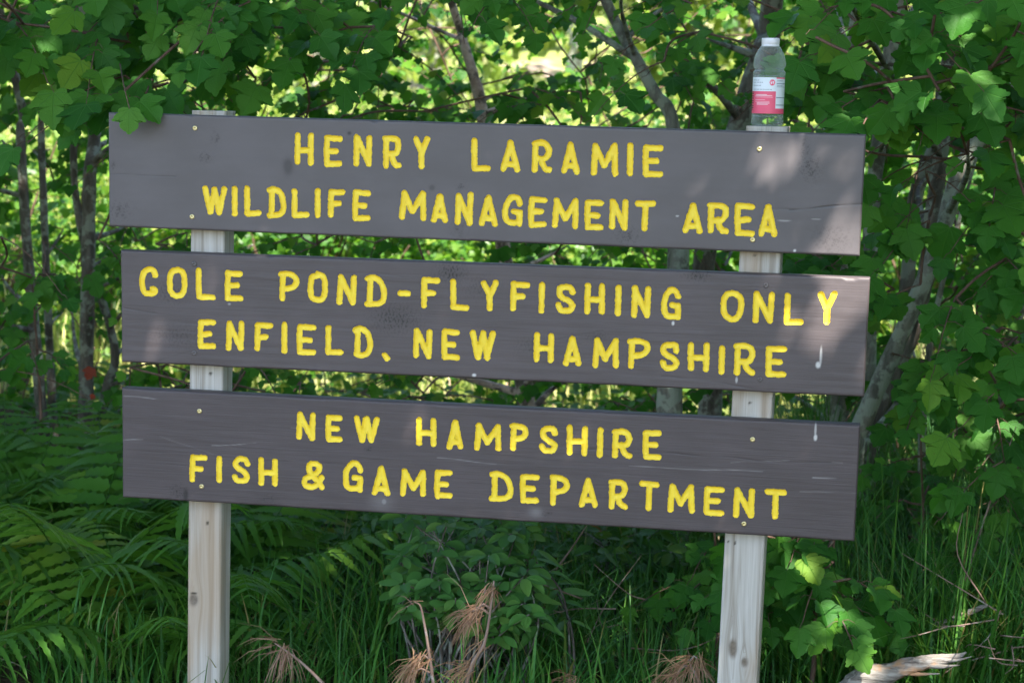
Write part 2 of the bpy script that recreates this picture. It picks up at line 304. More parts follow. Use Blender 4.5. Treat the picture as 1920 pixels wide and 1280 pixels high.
ROWS = [
 (0, 'HENRY', '551.7 588.8 248 311 606.4 643.1 252.7 313.6 661.6 698.6 251.6 313.1 716.6 753.3 253.4 316.4 773.9 806.9 255 317.8'),
 (0, 'LARAMIE', '883.3 920.8 259.2 321.3 937.5 975.6 261.9 324 995.8 1035.4 261.9 325 1052 1087.7 265.4 327 1106.9 1159.6 267 331 1174.6 1188 268.8 331.7 1203.8 1244.4 271 333.3'),
 (0, 'WILDLIFE', '378.7 426.9 347.7 404.2 434.2 446.2 348.2 406.2 457.5 490.7 349 406.6 499.4 537.3 348.8 409.3 545.9 580.9 352.2 409.7 590 601.5 351.3 410.2 614.3 648.3 354.2 410.2 659.5 695.7 355.5 415.1'),
 (0, 'MANAGEMENT', '748.6 799.6 356 415.1 807.8 840.8 361.9 418.9 852.5 888.2 361.3 423.5 897.3 933.8 365 425.1 941.5 980.6 364.2 425.1 990.1 1026.6 367.3 427.5 1034.4 1085.6 370.6 429.3 1095 1132.2 373.4 432 1141.4 1178.8 372.3 432.5 1189.5 1229.5 375.6 434.2'),
 (0, 'AREA', '1279.4 1318.6 378.4 438.6 1325.1 1368 378.4 440.1 1376.6 1415.9 381.3 443.4 1421 1458.8 381.7 445.6'),
 (1, 'COLE', '260.6 297 498.2 556.9 313.3 351.2 499.5 561.5 366.7 404.9 501 563.3 420.8 456.3 506 565.3'),
 (1, 'POND-FLY', '521.2 562.2 507 567.1 576.3 615 508.8 568.8 631.2 669 512.9 573.4 683.1 725.3 514.9 576.6 745 770.7 544.4 555.6 789 826 519 580 843.4 880.4 522.3 582.3 901.2 935.3 524.3 583.2'),
 (1, 'FISHING', '955.6 994.2 526.8 584.2 1008 1023.3 526.4 587.6 1041.1 1079.9 531.4 589.2 1095.1 1135.1 529.2 590.5 1152.1 1166.4 533.2 593.7 1182.2 1220.8 535.1 597.1 1238.6 1277.8 538.3 600'),
 (1, 'ONLY', '1351 1395.1 542.7 604.1 1411.2 1452.3 545.1 605.9 1469.5 1508.1 547.8 610 1532 1569.7 545.1 608.5'),
 (1, 'ENFIELD,', '369.9 405.5 597.9 655.3 422.7 458.6 600.3 658.9 476.2 512.4 603.9 660.3 527.2 539.5 601.3 662.6 555.9 593.5 607.2 666.6 608.8 644.6 608.4 667.2 660.8 699.8 610.4 671.5 715.2 732 659.7 677.7'),
 (1, 'NEW', '774 811 614.2 672.6 826.9 862.9 615.2 675.8 879.9 930.4 617.4 676.2'),
 (1, 'HAMPSHIRE', '1000 1039 622.8 681.1 1055 1091.7 628.3 688.5 1109.9 1161.6 631.7 690.9 1175 1219.9 632.8 693 1237 1274.7 639.2 696.2 1288.8 1330.9 640.3 697.9 1345.4 1361.2 647.1 702.6 1374.7 1417.4 642.4 704.8 1434.5 1475.5 647.8 708.2'),
 (2, 'NEW', '555 592.5 770.7 827 609.8 643.1 776.3 830 662.3 712.1 777.4 831.8'),
 (2, 'HAMPSHIRE', '779.6 818.8 781.2 837.4 837.2 869.4 785 843.4 888.5 939.8 791.5 846.3 954.2 991.4 791.3 847.3 1010 1047.2 795.8 851.2 1061.7 1102.6 795.8 854.6 1117.5 1132.7 800.4 858.8 1146.2 1186.4 802.2 860.7 1204.6 1241.2 804.7 862.7'),
 (2, 'FISH&GAME', '354.9 390.1 851.6 905 405 417.2 853.5 905.8 434.8 469.5 853 907.7 484.1 521.5 856.3 912.3 563.5 610 860.9 919.4 642 681.8 863 922.6 697 732.7 871.7 930.2 749.5 799.9 876.6 932.6 814 849.2 880 935.6'),
 (2, 'DEPARTMENT', '915.4 963 882.3 941.3 973.8 1011.6 887.5 943.8 1028.5 1069 888.4 948.4 1084.4 1121.3 894 951.4 1139.7 1178.1 896.7 956 1197.5 1237.1 900.7 959.1 1251.3 1303.2 904.4 962.8 1318.6 1358.8 910 966.8 1374.2 1415.7 912.4 971.4 1432.3 1475.3 914.6 973'),
]
def letter_strokes(bi, ch, box):
    xl, xr, yt, yb = box; sl_ = {0: .034, 1: .043, 2: .055}[bi]; rp = 5.9
    lean = -.018 * ((xl + xr) / 2 - 250) / 600; lean = max(lean, -.045)
    x0, x1 = xl + rp, xr - rp; w = x1 - x0; hh = (yb - yt - 2 * rp) - sl_ * max(w, 0); cx, cy = (x0 + x1) / 2, (yt + yb) / 2
    hh = max(hh, .1); w2 = max(w - abs(lean) * hh * .6, .1); out = []
    for st in FONT[ch]:
        curve = st[0] == 'c'; P = np.array(st[1:] if curve else st, float)
        P = P + rng.normal(0, .014, P.shape) * (0 if ch in '-,' else 1)
        if curve: P = catmull(P, 5)
        elif len(P) == 3: P = catmull(P, 4)
        dx = (P[:, 0] - .5) * w2; dy = -(P[:, 1] - .5) * hh
        qx = cx + dx + lean * dy * .6; qy = cy + dy + sl_ * dx
        out.append(np.array([board_uv(bi, a, b) for a, b in zip(qx, qy)]))
    return out
def seg_dist(P, S):
    d = np.full(P.shape[:-1], 9.0)
    for a, b in zip(S[:-1], S[1:]):
        ab = b - a; t = np.clip(((P - a) @ ab) / (ab @ ab + 1e-12), 0, 1); d = np.minimum(d, np.linalg.norm(P - a - t[..., None] * ab, axis=-1))
    return d
# marks on each board: (px, py, half width px, half height px, kind, strength)   kind d = dark smudge, w = white mark, g = soft pale patch
MARKS = [
 [(540, 312, 9, 15, 'd', .6), (655, 250, 3.5, 3, 'd', 1), (1520, 315, 14, 16, 's', .6), (1510, 280, 6, 20, 's', .4), (385, 296, 10, 7, 's', .5), (405, 260, 7, 10, 's', .35), (865, 350, 8, 5, 's', .5), (810, 352, 5, 5, 'd', .5),
  (1175, 440, 18, 14, 's', .45), (1270, 405, 3, 1.5, 'w', .7), (1490, 470, 2.5, 2.5, 'w', .9), (1560, 450, 26, 22, 's', .3), (225, 395, 18, 14, 's', .4), (212, 310, 4, 6, 's', .5), (860, 428, 12, 12, 's', .4), (1470, 414, 12, 1.2, 'w', .35), (1530, 411, 8, 1.2, 'w', .3)],
 [(845, 512, 22, 14, 's', .75), (742, 597, 34, 20, 's', .65), (905, 540, 26, 16, 's', .35), (1308, 515, 18, 9, 's', .7), (320, 548, 26, 16, 's', .45), (1262, 606, 2.5, 4, 'w', .9), (889, 703, 4, 3, 'w', .9), (1539, 668, 2.2, 18, 'w', .6), (1534, 684, 4.5, 6, 'w', .85),
  (1005, 650, 26, 12, 's', .4), (1120, 632, 16, 6, 's', .5), (1190, 668, 14, 12, 's', .4), (335, 630, 40, 18, 's', .3), (1381, 712, 2, 6, 'w', .6), (430, 570, 3, 2, 'w', .4)],
 [(1529, 806, 1.8, 14, 'w', .6), (1529, 820, 3.2, 6, 'w', .85), (348, 928, 5, 12, 'd', .9), (335, 922, 14, 12, 's', .6), (690, 842, 6, 4, 's', .7), (1025, 963, 7, 5, 's', .7), (1005, 960, 14, 10, 'g', .15), (720, 940, 5, 6, 'w', .25), (715, 940, 24, 20, 'g', .10), (500, 935, 16, 7, 's', .3)],
]
LINES = [
 [(1480, 391, 1617, 382, 1.3, 'd', .95), (1350, 388, 1480, 391, 1.0, 'd', .3), (205, 327, 330, 331, .9, 'd', .4)],
 [(232, 577, 300, 588, 1.0, 'd', .5), (1240, 705, 1500, 735, 1.4, 'd', .35), (1030, 640, 1130, 620, 1, 'd', .25), (260, 690, 420, 640, 1, 'd', .2), (550, 508, 800, 520, .9, 'd', .2), (460, 520, 640, 545, .9, 'd', .22), (1380, 560, 1600, 575, .9, 'd', .15)],
 [(230, 826, 268, 827, 1.0, 'w', .55), (397, 832, 480, 832, .9, 'w', .4), (820, 858, 930, 870, .9, 'w', .35), (1180, 872, 1430, 883, 1.0, 'w', .5), (1524, 894, 1568, 897, 1.0, 'w', .6), (1500, 921, 1610, 925, .9, 'w', .25), (1370, 868, 1480, 862, .9, 'w', .25),
  (1100, 842, 1610, 872, 1.2, 'd', .5), (240, 845, 640, 870, 1, 'd', .25), (880, 905, 1600, 920, 1, 'd', .25), (300, 816, 400, 850, .9, 'w', .15), (545, 800, 620, 806, .8, 'w', .3), (232, 742, 300, 748, .9, 'w', .45), (1560, 868, 1580, 870, 1, 'w', .4)],
]
def vnoise(u, v, seed, s):
    r_ = np.random.default_rng(seed); o = 0
    for k in range(14):
        a = r_.uniform(0, 6.28); f = s * r_.uniform(.5, 2.2); o = o + np.sin(f * (u * math.cos(a) + v * math.sin(a)) + r_.uniform(0, 6.28))
    return o / 3.7
sign = empty('roadside_sign', (.93, .06, 0))
tag(sign, 'large brown board sign with yellow carved lettering on two pale wooden posts', 'sign')
def make_board(i):
    x0, x1, zc, th = BOARDS[i]; L = x1 - x0; h = .002
    nu = int(round(L / h)) + 1; nv = int(round(BH / h)) + 1
    u = np.linspace(-L / 2, L / 2, nu); v = np.linspace(-BH / 2, BH / 2, nv); U, Vv = np.meshgrid(u, v); P = np.stack([U, Vv], -1)
    hu, hv = u[1] - u[0], v[1] - v[0]; own = np.full((nv, nu), -1); sd = np.full((nv, nu), 9.0); depth = np.zeros((nv, nu)); letters = []
    for bi, txt, nums in ROWS:
        if bi != i: continue
        nums = [float(t) for t in nums.split()]
        for k, ch in enumerate(txt):
            letters.append(ch); idx = len(letters) - 1; st = letter_strokes(i, ch, nums[4 * k:4 * k + 4]); A = np.concatenate(st)
            lo, hi = A.min(0) - .014, A.max(0) + .014
            ju = slice(max(0, np.searchsorted(u, lo[0])), np.searchsorted(u, hi[0])); jv = slice(max(0, np.searchsorted(v, lo[1])), np.searchsorted(v, hi[1]))
            Q = P[jv, ju]; d = np.full(Q.shape[:2], 9.0)
            for s_ in st: d = np.minimum(d, seg_dist(Q, s_))
            rr = .0077 + .0005 * vnoise(Q[..., 0], Q[..., 1], idx * 17 + i, 260) + .0004 * vnoise(Q[..., 0], Q[..., 1], idx * 7 + i, 800)
            s = d - rr; gy, gx = np.gradient(s, hv, hu); near = np.abs(s) < .75 * h
            g2 = gx ** 2 + gy ** 2 + 1e-6; mv = np.where(near, -s, 0)
            P[jv, ju, 0] += np.clip(mv * gx / g2, -.5 * hu, .5 * hu); P[jv, ju, 1] += np.clip(mv * gy / g2, -.5 * hv, .5 * hv)
            s = np.where(near, 0, s); ins = s < -1e-9
            sd[jv, ju] = np.minimum(sd[jv, ju], s); own[jv, ju] = np.where(ins, idx, own[jv, ju])
            prof = np.sqrt(np.clip(1 - np.clip((s + rr) / rr, 0, 1) ** 2, 0, 1)); depth[jv, ju] = np.maximum(depth[jv, ju], np.where(ins, .0046 * prof + .0006, 0))
    # eased edges
    ed = np.minimum(np.minimum(U + L / 2, L / 2 - U), np.minimum(Vv + BH / 2, BH / 2 - Vv)); re = .0055 + .0010 * vnoise(U, Vv, 50 + i, 30) + .007 * np.clip(vnoise(U, Vv, 60 + i, 55) - 1.35, 0, 1)
    wob = (.00012, .0003, .0003)[i] * vnoise(U, Vv * 6, 90 + i, 25); e = np.clip(re - ed, 0, None); round_ = re - np.sqrt(np.clip(re ** 2 - e ** 2, 0, None))
    # end splits and nicks are carved
    D = depth + round_ + wob * .5
    dark = np.zeros((nv, nu)); white = np.zeros((nv, nu))
    n1 = vnoise(U, Vv, 3 + i, 420); n2 = vnoise(U, Vv * 1.6, 31 + i, 900)
    for (px, py, a, b, kd, sg) in MARKS[i]:
        c = board_uv(i, px, py); k = 1 / 755.; q = ((U - c[0]) / (a * k)) ** 2 + ((Vv - c[1]) / (b * k)) ** 2; f = np.exp(-q * 1.2)
        if kd == 'd': dark = np.maximum(dark, sg * np.clip(1.6 * f, 0, 1))
        elif kd == 's': dark = np.maximum(dark, 1.8 * sg * f ** .6 * np.clip((n1 + n2) * 2.2 - .9, 0, 1.0)); dark = np.maximum(dark, .4 * sg * f)
        elif kd == 'g': white = np.maximum(white, sg * f)
        else: white = np.maximum(white, sg * np.clip(2.2 * f - .3, 0, 1))
    for (ax, ay, bx, by, wd, kd, sg) in LINES[i]:
        a = board_uv(i, ax, ay); b = board_uv(i, bx, by); wv = .0025 * vnoise(U, Vv * 0, 77 + i + int(ax), 22)
        d = seg_dist(np.stack([U, Vv + wv], -1), np.array([a, b])); f = np.exp(-(d / (wd * .0011)) ** 2) * np.clip(.75 + .5 * vnoise(U, Vv * 0, int(bx), 60), .1, 1)
        if kd == 'd': dark = np.maximum(dark, sg * f); D = D + .0012 * f * sg
        else: white = np.maximum(white, .6 * sg * f)
    lim = np.clip(dark, 0, 1), np.clip(white, 0, 1)
    cx, cz = (x0 + x1) / 2, zc; ct, st_ = math.cos(th), math.sin(th)
    def world(Pu, Pv, w): return np.stack([Pu * ct - Pv * st_, w, Pu * st_ + Pv * ct], -1)
    VV = world(P[..., 0], P[..., 1], D).reshape(-1, 3)
    ii = np.arange(nv - 1)[:, None] * nu + np.arange(nu - 1)[None]; Q = np.stack([ii, ii + 1, ii + nu + 1, ii + nu], -1).reshape(-1, 4)
    of = own.ravel()[Q]; cl = sd.ravel()[Q].mean(1) < -1e-7; fo = np.where(cl, of.max(1), -1)
    board = empty_obj = None
    bq = Q[fo < 0]
    # rim to the back
    ring = np.concatenate([np.arange(nu), np.arange(1, nv) * nu + nu - 1, (nv - 1) * nu + np.arange(nu - 2, -1, -1), np.arange(nv - 2, 0, -1) * nu])
    nr = len(ring); back = VV[ring].copy(); mid = VV[ring].copy(); back[:, 1] = BT - .004; cen = 0
    b2 = VV[ring].copy(); b2[:, 1] = BT; b2[:, 0] *= 1 - .004 / L * 2; b2[:, 2] *= 1 - .004 / BH * 2
    N0 = len(VV); VB = np.concatenate([VV, back, b2]); j = np.arange(nr); jn = (j + 1) % nr
    s1 = np.stack([ring[jn], ring[j], N0 + j, N0 + jn], -1); s2 = np.stack([N0 + jn, N0 + j, N0 + nr + j, N0 + nr + jn], -1)
    loops = np.concatenate([bq.ravel(), s1.ravel(), s2.ravel(), (N0 + nr + j)[::-1]]); tot = [4] * (len(bq) + 2 * nr) + [nr]
    A = np.zeros((len(VB), 3)); A[:N0, 0] = lim[0].ravel(); A[:N0, 1] = lim[1].ravel()
    # drop unused vertices
    used = np.zeros(len(VB), bool); used[loops] = True; mp = np.cumsum(used) - 1
    bo = mesh('board', VB[used], mp[loops], tot, M['board'][i], None, True, {'luv': ('FLOAT_VECTOR', A[used])})
    bo.parent = sign; bo.location = (cx - sign.location.x, -sign.location.y, cz)
    for k, ch in enumerate(letters):
        q = Q[fo == k]; ids, inv = np.unique(q, return_inverse=True)
        lo = mesh('letter', VV[ids], inv.ravel(), [4] * len(q), M['yellow'], bo, True)
    return bo
boards = [make_board(i) for i in range(3)]
def make_screw(i, px, py, painted):
    q = board_uv(i, px, py); mb = MB(); n = 16; R = [(0, -.0003), (.0012, -.0003), (.0016, -.0021), (.0058, -.0016), (.0064, -.0006), (.0064, .002)]
    ang = np.arange(n) * 2 * math.pi / n; V = []
    for r_, w in R[1:]: V += [(r_ * math.cos(a), w, r_ * math.sin(a)) for a in ang]
    V.append((0, R[0][1], 0)); F = []; L = []; T = []
    for k in range(len(R) - 2):
        for j in range(n): L += [k * n + j, (k + 1) * n + j, (k + 1) * n + (j + 1) % n, k * n + (j + 1) % n]; T.append(4)
    for j in range(n): L += [len(V) - 1, j, (j + 1) % n]; T.append(3)
    o = mesh('screw', V, L, T, M['screw_painted'] if painted else M['brass'], boards[i], True)
    o.location = (q[0], -.0004, q[1])
    if painted: o['label'] = 'screw head painted over in brown'
SCREWS = [(0, 366, 239, 0), (0, 360, 405, 0), (0, 1424, 281, 0), (0, 1411, 451, 0), (1, 364, 496, 1), (1, 364, 663, 1), (1, 1436, 534, 1), (1, 1425, 710, 1), (2, 374, 771, 0), (2, 378, 912, 0), (2, 1411, 823, 0), (2, 1395, 981, 0)]
for s_ in SCREWS: make_screw(*s_)

def make_post(ptop, pbot, wid, dep, yaw, ztop, knots, holes):
    """front-face left edge passes ptop and pbot (pixels on the plane of the post's front)"""
    Yf = BT + .0015; a = at(*ptop, Yf); b = at(*pbot, Yf); d = (a - b); zb = -.25
    base = b + d * ((zb - b[2]) / d[2]); top = b + d * ((ztop - b[2]) / d[2])
    ux = np.array([math.cos(yaw), math.sin(yaw), 0]); uy = np.array([-math.sin(yaw), math.cos(yaw), 0])
    # cross-section with eased corners, subdivided on the front so knots can be marked
    r_ = .005; S = []
    nf = 22
    fr = [(x, 0) for x in np.linspace(r_, wid - r_, nf)]; S += fr
    S += [(wid - r_ * .3, r_ * .3)] + [(wid, y) for y in np.linspace(r_, dep - r_, 12)] + [(wid - r_ * .3, dep - r_ * .3)]
    S += [(wid - r_, dep), (r_, dep), (r_ * .3, dep - r_ * .3), (0, dep - r_), (0, r_), (r_ * .3, r_ * .3)]
    S = np.array(S); ns = len(S); zs = np.linspace(0, 1, 420); V = []; A = []
    for t in zs:
        c = base + (top - base) * t; V.append(c + S[:, :1] * ux + S[:, 1:] * uy)
    V = np.array(V).reshape(-1, 3); A = np.zeros((len(V), 3)); X2 = np.tile(S[:, 0], len(zs)); isf = np.tile(np.arange(ns) < nf, len(zs))
    Pp = proj(V)
    for (px, py, a_, b_) in knots:
        q = ((Pp[:, 0] - px) / a_) ** 2 + ((Pp[:, 1] - py) / b_) ** 2; f = np.exp(-q * 1.3) * isf
        A[:, 0] = np.maximum(A[:, 0], np.clip(2.2 * f - .35, 0, 1)); sg = np.sign(Pp[:, 0] - px); A[:, 1] += -sg * .012 * np.exp(-q * .12) * isf
        V[:, 1] += .003 * np.exp(-q * 1.5) * isf
    for (px, py, a_, b_) in holes:
        q = ((Pp[:, 0] - px) / a_) ** 2 + ((Pp[:, 1] - py) / b_) ** 2; A[:, 2] = np.maximum(A[:, 2], np.clip(2 * np.exp(-q * 1.2) - .2, 0, 1) * isf)
    i_ = np.arange(len(zs) - 1)[:, None] * ns; j = np.arange(ns)[None]; k = (j + 1) % ns
    Q = np.stack([i_ + j, i_ + k, i_ + k + ns, i_ + j + ns], -1).reshape(-1, 4)
    L = np.concatenate([Q.ravel(), np.arange(ns)[::-1], (len(zs) - 1) * ns + np.arange(ns)])
    o = mesh('post', V, L, [4] * len(Q) + [ns, ns], M['post'], sign, True, {'luv': ('FLOAT_VECTOR', A)})
    o.location = -Vector(sign.location); sm = np.ones(len(Q) + 2, bool); sm[-2:] = False; o.data.polygons.foreach_set('use_smooth', sm); return V
ZTL = at(395, 208, BT)[2]; ZTR = at(1432, 237, BT)[2]
make_post((357, 440), (350.5, 1250), .0885, .089, math.radians(1), ZTL, [(363, 1124, 9, 13)], [(389, 980, 2, 4), (395, 700, 3, 3), (363, 1112, 6, 2)])
make_post((1386, 484), (1346, 1250), .0985, .089, math.radians(-4), ZTR, [(1374, 1215, 9, 20), (1396, 1241, 7, 10)], [(1366, 1015, 2, 2.5), (1378, 1018, 2, 3), (1415, 478, 2, 3), (1406, 755, 2.5, 3)])

# ------------------------------------------------------------------ bottle on the right post
def lathe(prof, n=48):
    prof = np.array(prof); ang = np.arange(n) * 2 * math.pi / n
    V = np.array([(r_ * math.cos(a), r_ * math.sin(a), z) for r_, z in prof for a in ang]); m_ = len(prof)
    i_ = np.arange(m_ - 1)[:, None] * n; j = np.arange(n)[None]; k = (j + 1) % n
    Q = np.stack([i_ + j, i_ + k, i_ + k + n, i_ + j + n], -1).reshape(-1, 4); return V, Q
bp = at(1438, 236, .085); bottle = empty('plastic_bottle', (bp[0], .085, ZTR))
tag(bottle, 'clear plastic drink bottle with white cap and pink label on top of right post', 'bottle')
RB = .0385; HB = .2075
def sm(prof, n=5): return catmull(np.array(prof), n)
body = sm([(.0001, .004), (.022, .003), (.033, .001), (.0375, .006), (.0385, .014), (.0378, .022), (.0372, .026), (.0376, .030), (.0376, .112), (.0376, .118), (.0385, .121), (.0385, .128), (.0350, .133), (.0352, .137), (.0386, .143), (.0386, .150), (.0365, .162), (.0315, .175), (.0245, .186), (.0195, .191), (.0186, .195), (.0186, .200)])
V, Q = lathe(body); mesh('bottle_body', V, Q, [4] * len(Q), M['plastic'], bottle, True)
V, Q = lathe([(.0205, .1885), (.0212, .1892), (.0212, .1925), (.0206, .1930), (.0206, .1940), (.0214, .1945), (.0214, .2065), (.0206, .2085), (.0001, .2086)])
a_ = np.arctan2(V[:, 1], V[:, 0]); rr = np.linalg.norm(V[:, :2], axis=1); fac = 1 + .012 * np.sign(np.sin(a_ * 24)) * ((V[:, 2] > .1943) & (V[:, 2] < .207)); V[:, :2] *= fac[:, None]
mesh('cap', V, Q, [4] * len(Q), M['cap'], bottle, True)
# the printed label: a wrapped sheet whose faces carry the print colours
na, nz = 240, 84; ang = np.linspace(0, 2 * math.pi, na, endpoint=False); zz = np.linspace(.030, .1155, nz)
V = np.array([(.0380 * math.cos(a), .0380 * math.sin(a), z) for z in zz for a in ang])
i_ = np.arange(nz - 1)[:, None] * na; j = np.arange(na)[None]; k = (j + 1) % na; Q = np.stack([i_ + j, i_ + k, i_ + k + na, i_ + j + na], -1).reshape(-1, 4)
cen = V[Q].mean(1); vd = math.atan2(CAM[1] - .085, CAM[0] - bp[0]); th = np.arctan2(cen[:, 1], cen[:, 0]) - vd; th = (th + math.pi) % (2 * math.pi) - math.pi
sx = np.sin(th); front = np.cos(th) > -.2; hz = (cen[:, 2] - .030) / (.0855); mi = np.ones(len(Q), int)    # 0 white 1 pink 2 grey 3 rose 4 black
white = (hz > .62); mi[white] = 0
panel = front & (sx > .46) & (hz > .15); mi[panel] = 0; mi[panel & (hz > .965)] = 1
for h0, wd in ((.83, .012), (.74, .008), (.44, .012), (.24, .007)): mi[panel & (np.abs(hz - h0) < wd) & (sx > .5)] = 2
for h0 in (.905, .775): mi[panel & (np.abs(hz - h0) < .018) & (sx > .52) & (sx < .86) & (np.sin(cen[:, 2] * 9000 + th * 60) > -.3)] = 2
fr = front & (sx < .40)
for h0, a0, a1 in ((.92, -.95, -.6), (.86, -.95, -.35), (.77, -.95, -.45), (.66, -.95, .2)): mi[fr & (np.abs(hz - h0) < .013) & (sx > a0) & (sx < a1) & (np.sin(th * 70 + h0 * 50) > -.2)] = 2
for h0, a0, a1 in ((.52, -.75, -.1), (.49, -.8, .25), (.45, -.8, .3), (.38, -.8, -.2), (.33, -.8, .1), (.29, -.7, .1), (.25, -.7, .0)): mi[fr & (np.abs(hz - h0) < .010) & (sx > a0) & (sx < a1)] = 3
dd = ((sx - .22) / .17) ** 2 + ((hz - .86) / .085) ** 2; mi[fr & (dd < 1)] = 1; mi[fr & (dd < .42) & (np.sin(np.arctan2(hz - .86, sx - .22) * 2 + dd * 5) > .4)] = 0
bar = front & (sx < -.90) & (hz < .6) & (hz > .08); mi[bar & (np.sin(hz * 95) > 0)] = 4
mesh('label', V, Q, [4] * len(Q), None, bottle, True, mats=[M['lab_white'], M['lab_pink'], M['lab_grey'], M['lab_rose'], M['lab_black']], mi=mi)

# ------------------------------------------------------------------ leaves
def fan_leaf(half, zf, serr=0):
    half = np.array(half, float)
    if serr:
        out = [half[0]]
        for a, b in zip(half[:-1], half[1:]):
            d = b - a; L_ = np.linalg.norm(d); n = np.array([d[1], -d[0]]) / (L_ + 1e-9); k = max(1, int(L_ / .1))
            for t in range(k):
                out.append(a + d * (t + .62) / k + n * serr); out.append(a + d * (t + 1) / k - n * serr * .3 * (t + 1 < k))
        half = np.array(out); half[-1] = (0, 1)
    left = half[1:-1][::-1] * [-1, 1]; ring = np.vstack([half, left]); c = np.array([[0, .36]]); P = np.vstack([c, [[0, .7]], ring])
    n = len(ring); F = [(0, 2 + i, 2 + (i + 1) % n) for i in range(n)]
    V = np.column_stack([P, [zf(x, y) for x, y in P]]); return V, np.array(F).ravel(), np.full(n, 3), P
def tz(x, y): return -.10 * abs(x) ** 1.5 - .20 * max(y - .3, 0) ** 2 + .26 * abs(x)
MAPLE_H = [(0, 0), (.12, -.06), (.30, -.05), (.43, .06), (.41, .15), (.52, .24), (.66, .48), (.53, .48), (.40, .50), (.32, .55), (.36, .67), (.27, .79), (.13, .88), (0, 1)]
LEAF_MAPLE = fan_leaf(MAPLE_H, tz, .030)
LEAF_MAPLE_LO = fan_leaf([(0, 0), (.28, -.05), (.42, .12), (.64, .47), (.34, .52), (.34, .68), (0, 1)], tz)
LEAF_OVAL = fan_leaf([(0, 0), (.14, .15), (.24, .4), (.25, .62), (.16, .85), (0, 1)], lambda x, y: .25 * abs(x) - .12 * y * y)
LEAF_LANCE = fan_leaf([(0, 0), (.10, .12), (.15, .35), (.13, .6), (.07, .85), (0, 1)], lambda x, y: .2 * abs(x) - .25 * y * y)
LEAF_CARD = (np.array([(0, 0, 0), (.42, .45, -.06), (0, 1, -.05), (-.42, .45, -.06), (.0, .5, .03)]), np.array([0, 1, 4, 1, 2, 4, 2, 3, 4, 3, 0, 4]), np.full(4, 3), np.array([(0, 0), (.42, .45), (0, 1), (-.42, .45), (0, .5)]))
def leaves(mb, tmpl, pos, tip, nrm, size, tint):
    V, L, T, P = tmpl; pos = np.asarray(pos); n = len(pos)
    if n == 0: return
    t = norm(np.asarray(tip)); nr = np.asarray(nrm); nr = norm(nr - t * (nr * t).sum(1, keepdims=True)); x = np.cross(t, nr)
    sz = np.asarray(size)[:, None, None]; curl = rng.uniform(.2, 2.4, n)[:, None, None]; wid = rng.uniform(.82, 1.12, n)[:, None, None]
    W_ = pos[:, None] + sz * (V[None, :, :1] * wid * x[:, None] + V[None, :, 1:2] * t[:, None] + V[None, :, 2:] * curl * nr[:, None])
    k = len(V); LL = (L[None] + np.arange(n)[:, None] * k).ravel()
    A = np.empty((n, k, 3)); A[:, :, :2] = P[None]; A[:, :, 2] = np.asarray(tint)[:, None]
    mb.add(W_.reshape(-1, 3), LL, np.tile(T, n), A.reshape(-1, 3))
